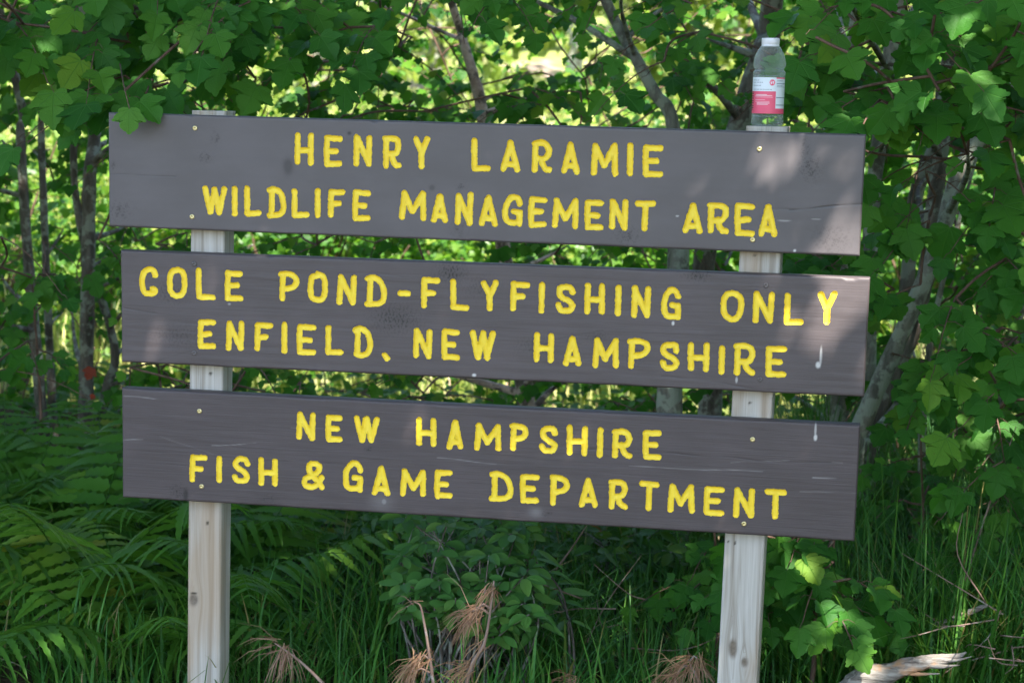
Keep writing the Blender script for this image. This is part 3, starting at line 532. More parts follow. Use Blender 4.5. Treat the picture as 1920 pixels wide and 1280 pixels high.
class Tree:
    def __init__(s, name, label, path, radii, mat, crown_mat, leaf=LEAF_MAPLE_LO, group=None, cat='tree', sides=10):
        s.name, s.label, s.group, s.cat = name, label, group, cat; s.path = catmull(path, 6); s.mat, s.cm, s.leaf = mat, crown_mat, leaf
        s.rad = np.interp(np.linspace(0, 1, len(s.path)), np.linspace(0, 1, len(radii)), radii)
        n = len(s.path); s.rad = s.rad * (1 + .05 * np.sin(np.arange(n) * 1.7)); s.wood = MB(); s.tw = MB(); s.wood.tube(s.path, s.rad, sides)
        s.P = []; s.Tp = []; s.N = []; s.S = []; s.C = []; s.nodes = [(p, r_) for p, r_ in zip(s.path, s.rad)]
    def limb(s, end, rmin=.004, rmax=.02):
        A = np.array([p for p, _ in s.nodes]); dv = end - A; d = np.linalg.norm(dv, axis=1); cost = d + .9 * np.clip(A[:, 2] - end[2] + .25 * d, 0, None)
        k = int(np.argmin(cost)); a, ra = s.nodes[k]; r0 = min(max(ra * .55, rmin * 1.1), rmax)
        m_ = (a + end) / 2 + np.array([rng.normal(0, .06), rng.normal(0, .06), .05 * d[k] + rng.normal(0, .03)]) * min(1, d[k])
        P = catmull([a, m_, end], 5); R = np.linspace(r0, rmin, len(P))
        q = proj(P)
        if np.any((P[:, 1] < .16) & (q[:, 0] > 150) & (q[:, 0] < 1680) & (q[:, 1] > -20)): return
        (s.wood if r0 > .009 else s.tw).tube(P, R, 5, cap=False)
        for p, r_ in zip(P[2:], R[2:]): s.nodes.append((p, r_))
    def spray(s, base, direction, length, n, size, link=True, face=(0, -.65, .75), facevar=.35, droop=.35):
        if link: s.limb(base)
        d = norm(np.asarray(direction, float)); t = np.linspace(0, 1, 6)[:, None]; P = base + d * length * t + np.array([0, 0, -droop * length]) * t ** 2
        q_ = proj(P); hid = np.any((P[:, 1] < .16) & (q_[:, 0] > 130) & (q_[:, 0] < 1680) & (q_[:, 1] > -20))
        if not hid: s.tw.tube(P, np.linspace(.0032, .0014, 6), 4, cap=False)
        side = norm(np.cross(d, [0, 0, 1])); up = np.cross(side, d)
        for k in range(n):
            f = (k // 2 + .6) / (n / 2 + .3) if k < n - 1 else 1.0; f = min(f + rng.normal(0, .04), 1); p = base + d * length * f + np.array([0, 0, -droop * length]) * f * f
            sg = 1 if k % 2 else -1; pd = norm(d * rng.uniform(.3, .9) + side * sg * rng.uniform(.5, 1.1) + np.array([rng.normal(0, .2), rng.normal(0, .2), rng.uniform(-.5, .25)]))
            if k == n - 1: pd = norm(d + np.array([0, 0, -.3]))
            sz = size * rng.uniform(.6, 1.15); q = p + pd * sz * rng.uniform(.35, .65)
            if not hid: s.tw.tube([p, (p + q) / 2 + [0, 0, .006], q], [.0013, .001, .001], 3, cap=False)
            s.P.append(q); s.Tp.append(norm(pd * .7 + np.array([rng.normal(0, .25), -.25 + rng.normal(0, .2), -.75]))); s.N.append(np.asarray(face) + rng.normal(0, facevar, 3)); s.S.append(sz); s.C.append(rng.uniform(0, 1) ** 1.1)
    def loose(s, pos, size, face=(0, -.3, .9), var=.5):
        n = len(pos); s.P += list(pos); s.N += list(np.asarray(face) + rng.normal(0, var, (n, 3))); s.Tp += list(rng.normal(0, 1, (n, 3)) * [1, 1, .4] + [0, 0, -.5]); s.S += list(size * rng.uniform(.65, 1.2, n)); s.C += list(rng.uniform(0, 1, n))
    def build(s):
        base = s.path[0]; root = empty(s.name, tuple(base)); tag(root, s.label, s.cat, s.group)
        k1 = sum(len(t) for t in s.wood.T); k2 = sum(len(t) for t in s.tw.T); w = MB(); w.V = s.wood.V + s.tw.V; w.L = s.wood.L + [l + s.wood.n for l in s.tw.L]; w.T = s.wood.T + s.tw.T; w.A = s.wood.A + s.tw.A
        parts = [mesh('trunk', np.concatenate(w.V), np.concatenate(w.L), np.concatenate(w.T), None, None, True, mats=[s.mat, M['twig']], mi=np.repeat([0, 1], [k1, k2]))]
        if s.P:
            mb = MB(); leaves(mb, s.leaf, s.P, s.Tp, s.N, s.S, s.C); parts.append(mb.build('crown', s.cm, smooth=False))
        put(root, parts); return root
def path(pts, Y): return [at(x, y, Y if np.isscalar(Y) else Y[i]) for i, (x, y) in enumerate(pts)]
def grounded(P):                                                 # extend the first point of a trunk down to the ground
    P = [np.asarray(p) for p in P]; a, b = P[0], P[1]; d = (a - b) / abs(a[2] - b[2] + 1e-6)
    z = float(gz(a[0], a[1])); q = a + np.array([d[0] * .3, d[1] * .3, -1]) * max(a[2] - z, 0) + [0, 0, -.08]; return [q] + P
def up(P, dz, dx=0, dy=0): P = list(P); P.append(np.asarray(P[-1]) + [dx, dy, dz]); return P
PXM = lambda Y: FPX / (Y - CAM[1])
def tree(label, pts, Y, w, mat, top=(3.0, 0, 0), cm='maple', leaf=LEAF_MAPLE_LO, group=None, name='maple_tree'):
    P = path(pts, Y); P = grounded(P); P = up(P, *top); k = PXM(Y if np.isscalar(Y) else Y[0]); R = [w[0] / k / 2 * 1.15] + [x / k / 2 for x in w]; R += [R[-1] * .45]
    return Tree(name, label, P, R, M[mat], M[cm], leaf, group)
TR = {}
TR['l1'] = tree('slim grey-barked maple farthest left, leaning in from the frame edge', [(92, 930), (68, 660), (49, 437), (38, 250), (30, 150)], 3.0, (27, 24, 21, 19, 17), 'bark', (1.6, -.1, -.6))
TR['l2'] = tree('thinnest dark stem, second from the left among the left trunks', [(110, 930), (97, 737), (84, 437), (77, 250), (74, 140)], 3.25, (18, 17, 15, 14, 13), 'bark', (1.4, -.2, .2))
TR['l3'] = tree('thickest left trunk with pale lichen patches near its foot', [(160, 925), (161, 740), (165, 512), (168, 330), (172, 150)], 2.8, (34, 30, 27, 26, 24), 'bark', (1.8, .3, -1.2))
TR['l4'] = tree('bent stem joining the lichened left trunk low down', [(150, 930), (182, 812), (200, 725), (214, 644), (150, 420), (140, 200)], 2.9, (18, 18, 18, 17, 15, 13), 'bark', (1.2, .1, 0))
TR['m1'] = tree('slim trunk with peeling pinkish bark rising behind the middle of the top board', [(1000, 960), (985, 740), (944, 470), (905, 215), (887, 140), (866, 70), (848, 10)], 3.0, (40, 34, 29, 24, 20, 17, 15), 'bark_pink', (1.5, -.4, -.8), name='birch_tree')
TR['m2'] = tree('pale birch-like trunk forking into a slanting mossy limb left of the bottle', [(1270, 1050), (1255, 760), (1272, 480), (1262, 238), (1228, 175), (1190, 105), (1135, 0)], 2.2, (56, 50, 44, 27, 24, 22, 19), 'bark_grey', (1.2, -.5, -1.2), name='birch_tree')
TR['m2'].wood.tube(catmull(path([(1192, 112), (1090, 45), (1000, 0), (900, -60)], 2.2), 5), np.linspace(.013, .008, 16), 7)
TR['m3'] = tree('dark trunk standing directly behind the bottle', [(1290, 1030), (1332, 760), (1320, 490), (1388, 225), (1432, 90), (1448, 0)], 2.7, (46, 44, 42, 40, 40, 42), 'bark', (1.8, .1, -1.5))
TR['m4'] = tree('short grey lichen-covered trunk seen between the lower boards near their right end', [(1572, 900), (1570, 770), (1568, 600), (1575, 430), (1570, 320)], 2.4, (48, 44, 40, 36, 32), 'bark_grey', (1.4, .1, -.4), name='birch_tree')
TR['r1'] = tree('long pale trunk leaning right beyond the right end of the boards', [(1600, 860), (1616, 794), (1704, 595), (1765, 440), (1800, 320), (1868, 215), (1960, 60)], 1.7, (40, 36, 32, 31, 31, 29, 26), 'bark_grey', (1.2, .5, -1.0))
TR['r2'] = tree('darker leaning trunk just right of the pale one beside the boards', [(1630, 860), (1662, 737), (1722, 587), (1752, 380), (1766, 270), (1790, 60)], 2.0, (34, 32, 29, 30, 28, 24), 'bark', (1.3, .2, -1.2))
TR['r3'] = tree('straight mottled stem showing just past the top board right edge', [(1632, 860), (1628, 640), (1634, 400), (1648, 270), (1676, 60)], 2.3, (32, 30, 30, 29, 26), 'bark_grey', (1.5, .2, -.8))
TR['r4'] = tree('stem between the two leaning trunks at upper right, rising to the corner', [(1690, 720), (1712, 400), (1740, 310), (1775, 230), (1850, 60)], 2.6, (26, 28, 27, 25, 22), 'bark', (1.3, .4, -.8))
TR['r5'] = tree('thin pale sapling stem standing in the grass at right', [(1747, 1080), (1735, 950), (1728, 850), (1738, 700), (1760, 560)], 1.8, (17, 16, 15, 13, 10), 'bark_grey', (.5, .1, 0))
TR['r6'] = tree('curved dark sapling stem near the right edge of the photo', [(1850, 1010), (1850, 940), (1843, 880), (1860, 810), (1900, 690), (1930, 520)], 2.6, (14, 14, 13, 12, 11, 10), 'bark', (.8, .2, 0))

# coverage wanted in each 160 px cell of the photo (rows of twelve), leaves of the trees around Y 1.5..5
DENS = [[.80, .80, .78, .76, .70, .66, .64, .66, .76, .80, .82, .82], [.55, .70, .88, .88, .82, .78, .76, .76, .76, .80, .70, .72], [.45, .75, .55, .40, .35, .45, .55, .65, .70, .80, .66, .62],
        [.50, .78, .6, .4, .4, .5, .6, .7, .7, .8, .62, .70], [.58, .80, .80, .42, .48, .58, .66, .66, .6, .66, .66, .78], [.82, .88, .8, .75, .75, .75, .8, .8, .8, .8, .85, .85], [.6] * 12]
names = list(TR)
TX = {k: np.array([proj(p)[0, :2] for p in TR[k].path]) for k in names}
for row in range(-1, 7):
    for col in range(-2, 14):
        dn = DENS[max(row, 0)][min(max(col, 0), 11)]; lai = -math.log(1 - dn); n_s = rng.poisson(lai * (11.5 if row > 0 else 9.0))
        for _ in range(n_s):
            px, py = col * 160 + rng.uniform(0, 160), row * 160 + rng.uniform(0, 160)
            if 260 < px < 1580 and (290 < py < 380 or 545 < py < 640 or 800 < py < 900): continue          # hidden by the boards
            Y = rng.uniform(1.5, 4.6)
            if row >= 5: Y = rng.uniform(2.4, 4.8)
            dd_ = {k: np.min(np.linalg.norm(TX[k] - [px, py], axis=1)) for k in names}
            km = min(dd_, key=dd_.get)
            if dd_[km] < 70 and py < 900 and Y < TR[km].path[2][1] + .1:
                if rng.uniform() < .88: Y = TR[km].path[2][1] + rng.uniform(.3, 1.4)
            b = at(px, py, Y); dist = [np.min(np.linalg.norm(TX[k] - [px, py], axis=1)) * (1 + abs(TR[k].path[2][1] - Y) * .25) for k in names]; k = names[int(np.argmin(dist))]
            a = rng.uniform(0, 6.28); TR[k].spray(b, (math.cos(a), -.5 + math.sin(a) * .7, rng.uniform(-.35, .15)), rng.uniform(.18, .36), int(rng.integers(10, 17)), rng.uniform(.034, .064))
# unseen overhead canopy: leaves placed to stand between the sun and the sign, shading the strip of wood up to y = 4.5
GAPS = [(1390, 262, -.05, .55), (1430, 300, -.05, .55), (1470, 345, -.05, .55), (1510, 395, -.05, .5), (1560, 450, -.06, .5), (1430, 430, -.04, .5), (1545, 540, -.03, 1), (1555, 595, -.04, 1), (1505, 545, -.06, .5), (1600, 565, -.06, .6), (712, 925, -.085, 1), (1412, 850, -.07, .5), (895, 245, -.08, .5), (1700, 60, .12, .4), (1780, 120, .12, .4), (1850, 200, .1, .4), (1800, 420, .1, .4), (1500, 1020, .14, .42), (1740, 1000, .14, .35), (870, 1030, .12, .35), (150, 1050, .14, .3)]  # holes cut through the canopy along sun rays to place the dapples
SHADE_FILL = [(1575, 290, .05, 26), (1590, 350, .04, 16), (1300, 300, .06, 14), (1500, 640, .06, 10), (300, 300, .1, 12), (1450, 640, .05, 8), (640, 540, .1, 12), (1050, 930, .06, 14), (1500, 950, .07, 14), (1560, 840, .05, 8), (960, 700, .06, 8)]  # extra canopy leaves added to keep sun off chosen spots
GP = [(at(x, y, 0), r_, s_) for x, y, r_, s_ in GAPS]
own = ['l1', 'l3', 'm1', 'm2', 'm3', 'r1', 'r2', 'r3', 'l2', 'r4']; tops = np.array([TR[k].path[-1] for k in own])
NC = 40000; tg = np.stack([rng.uniform(-2.6, 4.6, NC), rng.uniform(-.9, 4.6, NC), rng.uniform(0, 2.0, NC)], -1)
hgt = rng.uniform(3.3, 6.0, NC); cp = tg + SUN * ((hgt - tg[:, 2]) / SUN[2])[:, None]
for fx, fy, fr_, fn in SHADE_FILL:
    fp = at(fx, fy, 0) + rng.normal(0, fr_, (fn, 3)) - .05 * SUN; cp = np.vstack([cp, fp + SUN * rng.uniform(2.6, 5.0, fn)[:, None]]); tg = np.vstack([tg, fp])
NC = len(cp); pr = proj(cp); ok = ~((pr[:, 2] > 0) & (pr[:, 0] > -500) & (pr[:, 0] < 2420) & (pr[:, 1] > -260))
shy = cp[:, 1] - SUN[1] / SUN[2] * cp[:, 2]; ok &= shy < 4.7
ok &= ~((tg[:, 0] > 2.1) & (rng.uniform(0, 1, NC) < .5))
for c, r_, s_ in GP:
    d = cp - c; dist = np.linalg.norm(d - (d @ SUN)[:, None] * SUN, axis=1); ok &= ~((dist < r_ + .12) & (rng.uniform(0, 1, NC) < s_))
cp = cp[ok]; wh = np.argmin(np.linalg.norm(cp[:, None, :2] - tops[None, :, :2], axis=2) + .6 * rng.uniform(0, 1, (len(cp), len(own))), axis=1)
CANOPY = {}
for i, k in enumerate(own):
    sel = cp[wh == i]; CANOPY[k] = sel
    if len(sel):
        for e in sel[rng.choice(len(sel), min(22, len(sel)), replace=False)]: TR[k].limb(e, .006, .025)

# near sprays that hang into the picture: (px0, px1, py0, py1, Y0, Y1, count, leaf size, owner)
NEAR = [(-60, 330, -80, 110, .3, 1.3, 16, .10, 'l1'), (100, 520, -60, 130, .5, 1.5, 15, .10, 'l3'), (430, 780, -70, 60, .8, 1.8, 10, .09, 'm1'), (780, 1300, -90, 10, .9, 2.0, 8, .075, 'm2'),
        (1240, 1420, -60, 160, 1.2, 2.2, 7, .075, 'm3'), (1500, 1960, -80, 210, .1, 1.2, 40, .088, 'r2'), (1600, 1980, 160, 300, .3, 1.2, 11, .084, 'r1'), (1840, 1990, 300, 480, .4, 1.2, 7, .10, 'r1'), (1620, 1760, 320, 440, .7, 1.3, 4, .09, 'r3'), (1780, 1980, 480, 800, .7, 1.6, 11, .085, 'r5'), (1720, 1980, 640, 980, .9, 1.8, 14, .08, 'r6'), (-80, 100, 400, 660, 1.2, 2.2, 6, .085, 'l1'), (230, 430, 140, 215, .35, .9, 6, .1, 'l3'), (1500, 1620, 440, 500, .6, 1.4, 3, .09, 'r3'), (1650, 1750, 520, 570, .8, 1.3, 2, .085, 'r3')]
NT_ = {}
for (a0, a1, b0, b1, y0, y1, cnt, sz, k) in NEAR:
    nt = NT_.setdefault(k, dict(P=[], T=[], N=[], S=[], C=[])); tr_ = TR[k]; n0 = len(tr_.P)
    for _ in range(cnt):
        b = at(rng.uniform(a0, a1), rng.uniform(b0, b1), rng.uniform(y0, y1)); a = rng.uniform(-2.6, -.5)
        tr_.spray(b, (math.cos(a) * .9, math.sin(a) * .5, -.12), rng.uniform(.18, .34), int(rng.integers(5, 9)), sz, face=(.05, -.75, .65), facevar=.3)
    Q_ = np.array(tr_.P[n0:]); q_ = proj(Q_); keep = ~((Q_[:, 1] < .2) & (q_[:, 1] > -20) & (q_[:, 0] < 1680) & (q_[:, 0] > 120)) & ~((np.abs(q_[:, 0] - 1440) < 130) & (Q_[:, 1] < .3))
    for key, src in zip('PTNSC', (tr_.P, tr_.Tp, tr_.N, tr_.S, tr_.C)): nt[key] += [v for v, ok_ in zip(src[n0:], keep) if ok_]; del src[n0:]
# one leaf hanging in front of the left corner of the top board
nt = NT_['l3']; b = at(243, 205, -.07); nt['P'].append(b); nt['T'].append(np.array([.0, -.1, -1.0])); nt['N'].append(np.array([0, -1, .1])); nt['S'].append(.062); nt['C'].append(.8)
TR['l3'].tw.tube([at(225, 120, .3), at(232, 160, .1), b], [.002, .0016, .0011], 4); b = at(262, 190, -.02); nt['P'].append(b); nt['T'].append(np.array([.6, -.1, -.5])); nt['N'].append(np.array([0, -.6, .9])); nt['S'].append(.075); nt['C'].append(.5)
CLEAR = [('l1', 230, 900, 16), ('l2', 230, 900, 12), ('l3', 230, 900, 18), ('m1', 20, 240, 18), ('m2', 0, 240, 18), ('m2', 460, 1060, 26), ('m3', 0, 240, 22), ('m3', 460, 780, 22), ('r1', 290, 420, 24), ('r1', 560, 800, 26), ('r2', 250, 400, 20), ('r2', 570, 760, 22), ('r3', 250, 360, 18), ('r4', 270, 400, 18), ('r5', 850, 1050, 12), ('r6', 820, 960, 12), ('m4', 740, 790, 24)]
def clear(P):
    P = np.array(P); q = proj(P); drop = np.zeros(len(P), bool)
    for k, y0, y1, w in CLEAR:
        L_ = TR[k].path; Lp = proj(L_); zz = np.linspace(0, len(L_) - 1, len(L_) * 6); lx = np.interp(zz, np.arange(len(L_)), Lp[:, 0]); ly = np.interp(zz, np.arange(len(L_)), Lp[:, 1])
        d = np.min(np.hypot(q[:, None, 0] - lx, q[:, None, 1] + 12 - ly), axis=1); drop |= (d < w + 14) & (q[:, 1] > y0 - 20) & (q[:, 1] < y1) & (P[:, 1] < L_[3][1] + .03) & (rng.uniform(0, 1, len(P)) < .8)
    return ~drop
for k in names:
    t_ = TR[k]
    if t_.P:
        kp = clear(t_.P)
        for a_ in 'P Tp N S C'.split(): setattr(t_, a_, [v for v, o_ in zip(getattr(t_, a_), kp) if o_])
for k in NT_:
    kp = clear(NT_[k]['P']); NT_[k] = {a_: [v for v, o_ in zip(vv, kp) if o_] for a_, vv in NT_[k].items()}
M['red'] = leaf_mat('red_leaf', [(0, (.16, .02, .012)), (1, (.24, .04, .02))], veins=False, trans=.3, tcol=(.5, .08, .03))
for k in names:
    tr_ = TR[k]; root = tr_.build()
    if k == 'l3':
        mb = MB(); leaves(mb, LEAF_MAPLE, [at(172, 690, 2.68), at(176, 740, 2.7)], [np.array([-.4, -.1, -1.]), np.array([-.5, -.1, -.9])], [np.array([.3, -.8, .5])] * 2, [.055, .025], [.2, .7]); o = mb.build('red_leaves', M['red'], smooth=False); o['label'] = 'red autumn leaves'; put(root, [o])
    if k in NT_:
        q = NT_[k]; mb = MB(); leaves(mb, LEAF_MAPLE, q['P'], q['T'], q['N'], q['S'], q['C']); o = mb.build('hanging_leaves', M['maple_near'], smooth=False); put(root, [o])
    if k in CANOPY and len(CANOPY[k]):
        c_ = CANOPY[k]; n = len(c_); mb = MB(); leaves(mb, LEAF_CARD, c_, rng.normal(0, 1, (n, 3)) * [1, 1, .4], SUN * .8 + rng.normal(0, .45, (n, 3)), .13 * rng.uniform(.7, 1.2, n), rng.uniform(0, 1, n))
        o = mb.build('shade_crown', M['maple'], smooth=False); put(root, [o])

# ------------------------------------------------------------------ sunlit bushes and trees beyond
def blob_points(c, rad, n, lumps):
    L_ = c + rng.normal(0, 1, (lumps, 3)) * np.array(rad) * .5; L_[:, 2] = np.clip(L_[:, 2], c[2] - rad[2] * .7, None); s_ = rng.uniform(.25, .55, lumps)
    k = rng.integers(0, lumps, n); d = norm(rng.normal(0, 1, (n, 3))); r_ = rng.uniform(.45, 1.0, n) ** .5
    return L_[k] + d * r_[:, None] * np.array(rad) * s_[k][:, None], d, L_
def bush(label, x, y, rad, n, size, mat, group=None, name='bush', leaf=LEAF_CARD):
    z = float(gz(x, y)); c = np.array([x, y, z + rad[2] * .75]); P, d, L_ = blob_points(c, rad, n, max(5, int(n / 130))); P[:, 2] = np.maximum(P[:, 2], z + .05)
    root = empty(name, (x, y, z)); tag(root, label, 'bush', group); st = MB()
    for e in L_[:12]: st.tube(catmull([np.array([x + rng.normal(0, .06), y + rng.normal(0, .06), z - .05]), (np.array([x, y, z]) + e) / 2 + rng.normal(0, .05, 3), e], 4), np.linspace(.014, .004, 9), 5)
    mb = MB(); leaves(mb, leaf, P, d * [1, 1, .3] + rng.normal(0, .5, (n, 3)) + [0, 0, -.3], d * .6 + SUN * .5 + rng.normal(0, .35, (n, 3)), size * rng.uniform(.6, 1.2, n), np.clip(rng.normal(.45, .22, n), 0, 1) if rng.uniform() < .7 else rng.uniform(.4, 1, n))
    put(root, [st.build('stems', M['twig']), mb.build('foliage', M[mat], smooth=False)]); return root
BUSH = [(120, 640, 6.5), (330, 560, 7.5), (520, 700, 6.2), (640, 620, 8.5), (760, 720, 6.6), (900, 640, 8.0), (1020, 690, 6.8), (1130, 600, 9.0), (1230, 700, 6.4), (1380, 640, 7.6), (1500, 690, 6.6), (1640, 600, 8.2), (1760, 690, 6.4), (1880, 620, 7.4), (1960, 680, 6.6), (20, 580, 8.6), (240, 500, 11), (1450, 500, 11.5), (820, 480, 12), (1720, 480, 10.5), (1080, 470, 13), (-80, 660, 6.8)]
BUSH += [(px_ + rng.uniform(-30, 30), 0, rng.uniform(5.2, 7.2)) for px_ in range(-60, 2040, 150)]
BUSH += [(rng.uniform(-150, 2070), 0, 8.5 + 9 * rng.uniform() ** 1.3) for _ in range(34)]
for i, (px, py, Y) in enumerate(BUSH):
    x = at(px, py, Y)[0]; side = 'left' if px < 640 else 'middle' if px < 1280 else 'right'
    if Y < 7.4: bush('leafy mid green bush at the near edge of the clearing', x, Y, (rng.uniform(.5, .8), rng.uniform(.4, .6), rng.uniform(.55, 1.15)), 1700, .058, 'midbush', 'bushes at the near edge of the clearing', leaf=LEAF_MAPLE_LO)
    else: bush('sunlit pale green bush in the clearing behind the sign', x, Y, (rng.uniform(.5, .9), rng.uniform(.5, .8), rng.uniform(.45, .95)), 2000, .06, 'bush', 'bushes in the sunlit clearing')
def far_tree(px, Y, h, w, mat, label):
    x = at(px, 300, Y)[0]; z = float(gz(x, Y)); root = empty('broadleaf_tree', (x, Y, z)); tag(root, label, 'tree', 'trees on the rise behind the clearing'); tb = MB()
    P = catmull([np.array([x, Y, z - .1]), np.array([x + rng.normal(0, .2), Y, z + h * .4]), np.array([x + rng.normal(0, .4), Y, z + h * .9])], 5); tb.tube(P, np.linspace(.13, .03, len(P)), 8)
    Q, d, L_ = blob_points(np.array([x, Y, z + h * .55]), (w, w, h * .5), 2600, 26)
    for e in L_[:16]:
        a = P[rng.integers(3, len(P) - 1)]; tb.tube([a, (a + e) / 2 + [0, 0, .1], e], [.04, .025, .01], 5)
    mb = MB(); n = len(Q); leaves(mb, LEAF_CARD, Q, rng.normal(0, 1, (n, 3)), d * .6 + SUN * .5 + rng.normal(0, .35, (n, 3)), .20 * rng.uniform(.6, 1.2, n), np.clip(rng.normal(.45, .25, n), 0, 1))
    put(root, [tb.build('trunk', M['bark_grey']), mb.build('crown', M[mat], smooth=False)])
for i, (px, Y) in enumerate([(-150, 26), (60, 22), (180, 17), (300, 28), (480, 24), (600, 18), (700, 30), (820, 20), (940, 25), (1060, 17.5), (1160, 29), (1290, 19), (1390, 23), (1500, 27), (1600, 18), (1700, 24), (1860, 29), (1960, 19), (2080, 24)]):
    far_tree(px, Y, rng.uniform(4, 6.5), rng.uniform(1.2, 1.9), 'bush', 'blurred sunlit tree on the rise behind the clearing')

def blocker_tree(x, y, h, w, label):  # unseen trees added beyond both frame edges to block light from the sides
    z = float(gz(x, y)); root = empty('maple_tree', (x, y, z)); tag(root, label, 'tree'); tb = MB(); P = catmull([np.array([x, y, z - .1]), np.array([x + .1, y, z + h * .4]), np.array([x - .1, y + .1, z + h * .92])], 5); tb.tube(P, np.linspace(.07, .015, len(P)), 8)
    Q, d, L_ = blob_points(np.array([x, y, z + h * .5]), (w, w, h * .55), 3200, 30)
    for e in L_[:18]: a = P[rng.integers(2, len(P) - 1)]; tb.tube([a, (a + e) / 2 + [0, 0, .08], e], [.02, .012, .005], 5)
    mb = MB(); n = len(Q); leaves(mb, LEAF_MAPLE_LO, Q, rng.normal(0, 1, (n, 3)) * [1, 1, .4] + [0, 0, -.4], d * .6 + np.array([0, -.5, .7]) + rng.normal(0, .35, (n, 3)), .11 * rng.uniform(.6, 1.2, n), rng.uniform(0, 1, n))
    put(root, [tb.build('trunk', M['bark']), mb.build('crown', M['maple'], smooth=False)])
for (x, y, h, w, lab) in [(5.1, .6, 4.2, 1.1, 'unseen dense maple added right of the view to block side light'), (6.9, 1.6, 5, 1.4, 'second unseen maple added farther right to block side light'), (5.4, 3.4, 4.6, 1.2, 'unseen maple added farther back on the right to block side light'), (5.3, -1.5, 4.4, 1.2, 'unseen bushy maple added at front right to block sky light'), (7.0, -2.9, 5, 1.4, 'unseen maple added farther out at front right to block sky light'), (5.7, -3.6, 5, 1.4, 'unseen maple added beside the camera on the right to block sky light'), (4.5, -.5, 3.8, 1.0, 'unseen low maple added close on the right to darken the post side'), (-2.6, .7, 4.2, 1.1, 'unseen dense maple added left of the view to block side light'), (-4.4, 1.8, 5, 1.4, 'second unseen maple added farther left to block side light'), (-3.0, 3.6, 4.6, 1.2, 'unseen maple added farther back on the left to block side light')]:
    blocker_tree(x, y, h, w, lab)

# ------------------------------------------------------------------ grass, ferns, shrub, dead branches, log
def blades(name, P, H_, Wd, lean, mat, tint):
    n = len(P); a = rng.uniform(0, 6.28, n); d = np.stack([np.cos(a), np.sin(a), 0 * a], -1); sd_ = np.stack([-np.sin(a), np.cos(a), 0 * a], -1); V = np.empty((n, 9, 3)); A = np.empty((n, 9, 3))
    for k, f in enumerate((0, .3, .6, .85, 1.0)):
        c = P + np.array([0, 0, 1]) * (H_ * (f - .35 * lean * f * f))[:, None] + d * (H_ * lean * f ** 2 * .75)[:, None]; w = (Wd * (1 - f ** 1.6) + .0004)[:, None]
        if k < 4: V[:, 2 * k] = c - sd_ * w; V[:, 2 * k + 1] = c + sd_ * w
        else: V[:, 8] = c
    A[:, :, 2] = tint[:, None]; A[:, :, 0] = 0; A[:, :, 1] = .5
    L = np.array([0, 1, 3, 2, 2, 3, 5, 4, 4, 5, 7, 6, 6, 7, 8]); LL = (L[None] + np.arange(n)[:, None] * 9).ravel()
    return mesh(name, V.reshape(-1, 3), LL, np.tile([4, 4, 4, 3], n), M[mat], None, True, {'luv': ('FLOAT_VECTOR', A.reshape(-1, 3))})
def tufts(cx, cy, per, spread):
    n = len(cx); x = np.repeat(cx, per) + rng.normal(0, spread, n * per); y = np.repeat(cy, per) + rng.normal(0, spread, n * per); return np.stack([x, y, gz(x, y) - .02], -1)
c = 520; P1 = tufts(rng.uniform(1.75, 3.4, c), rng.uniform(.5, 3.2, c), 16, .05); P2 = tufts(rng.uniform(.25, 1.9, 300), rng.uniform(.75, 3.4, 300), 13, .05); P3 = tufts(rng.uniform(-1.4, .4, 170), rng.uniform(.3, 3.2, 170), 10, .06)
P4 = tufts(rng.uniform(-1.6, 3.4, 420), rng.uniform(.05, .95, 420), 11, .05); P = np.concatenate([P1, P2, P3, P4]); n = len(P); H_ = np.concatenate([rng.uniform(.36, .85, len(P1)), rng.uniform(.15, .42, len(P2)), rng.uniform(.18, .45, len(P3)), rng.uniform(.12, .34, len(P4))])
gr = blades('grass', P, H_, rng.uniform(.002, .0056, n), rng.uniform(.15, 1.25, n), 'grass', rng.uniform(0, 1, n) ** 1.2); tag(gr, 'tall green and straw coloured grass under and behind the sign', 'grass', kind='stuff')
n = 9000; x = rng.uniform(-6, 9, n); y = 4.8 + 12 * rng.uniform(0, 1, n) ** 1.5; P = np.stack([x, y, gz(x, y) - .02], -1)
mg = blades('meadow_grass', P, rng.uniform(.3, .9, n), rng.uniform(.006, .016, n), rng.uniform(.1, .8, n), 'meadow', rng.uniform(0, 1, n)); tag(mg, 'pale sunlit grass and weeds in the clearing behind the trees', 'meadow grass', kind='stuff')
n = 9000; x = rng.uniform(-2.5, 5, n); y = rng.uniform(1.2, 5.2, n); P = np.stack([x, y, gz(x, y) + rng.uniform(.02, .35, n)], -1); mb = MB()
leaves(mb, LEAF_OVAL, P, rng.normal(0, 1, (n, 3)) * [1, 1, .3], np.array([0, -.3, 1]) + rng.normal(0, .35, (n, 3)), rng.uniform(.04, .08, n), rng.uniform(0, .95, n)); o = mb.build('undergrowth', M['under'], smooth=False); tag(o, 'low leafy undergrowth covering the shaded ground between the trunks', 'undergrowth', kind='stuff')

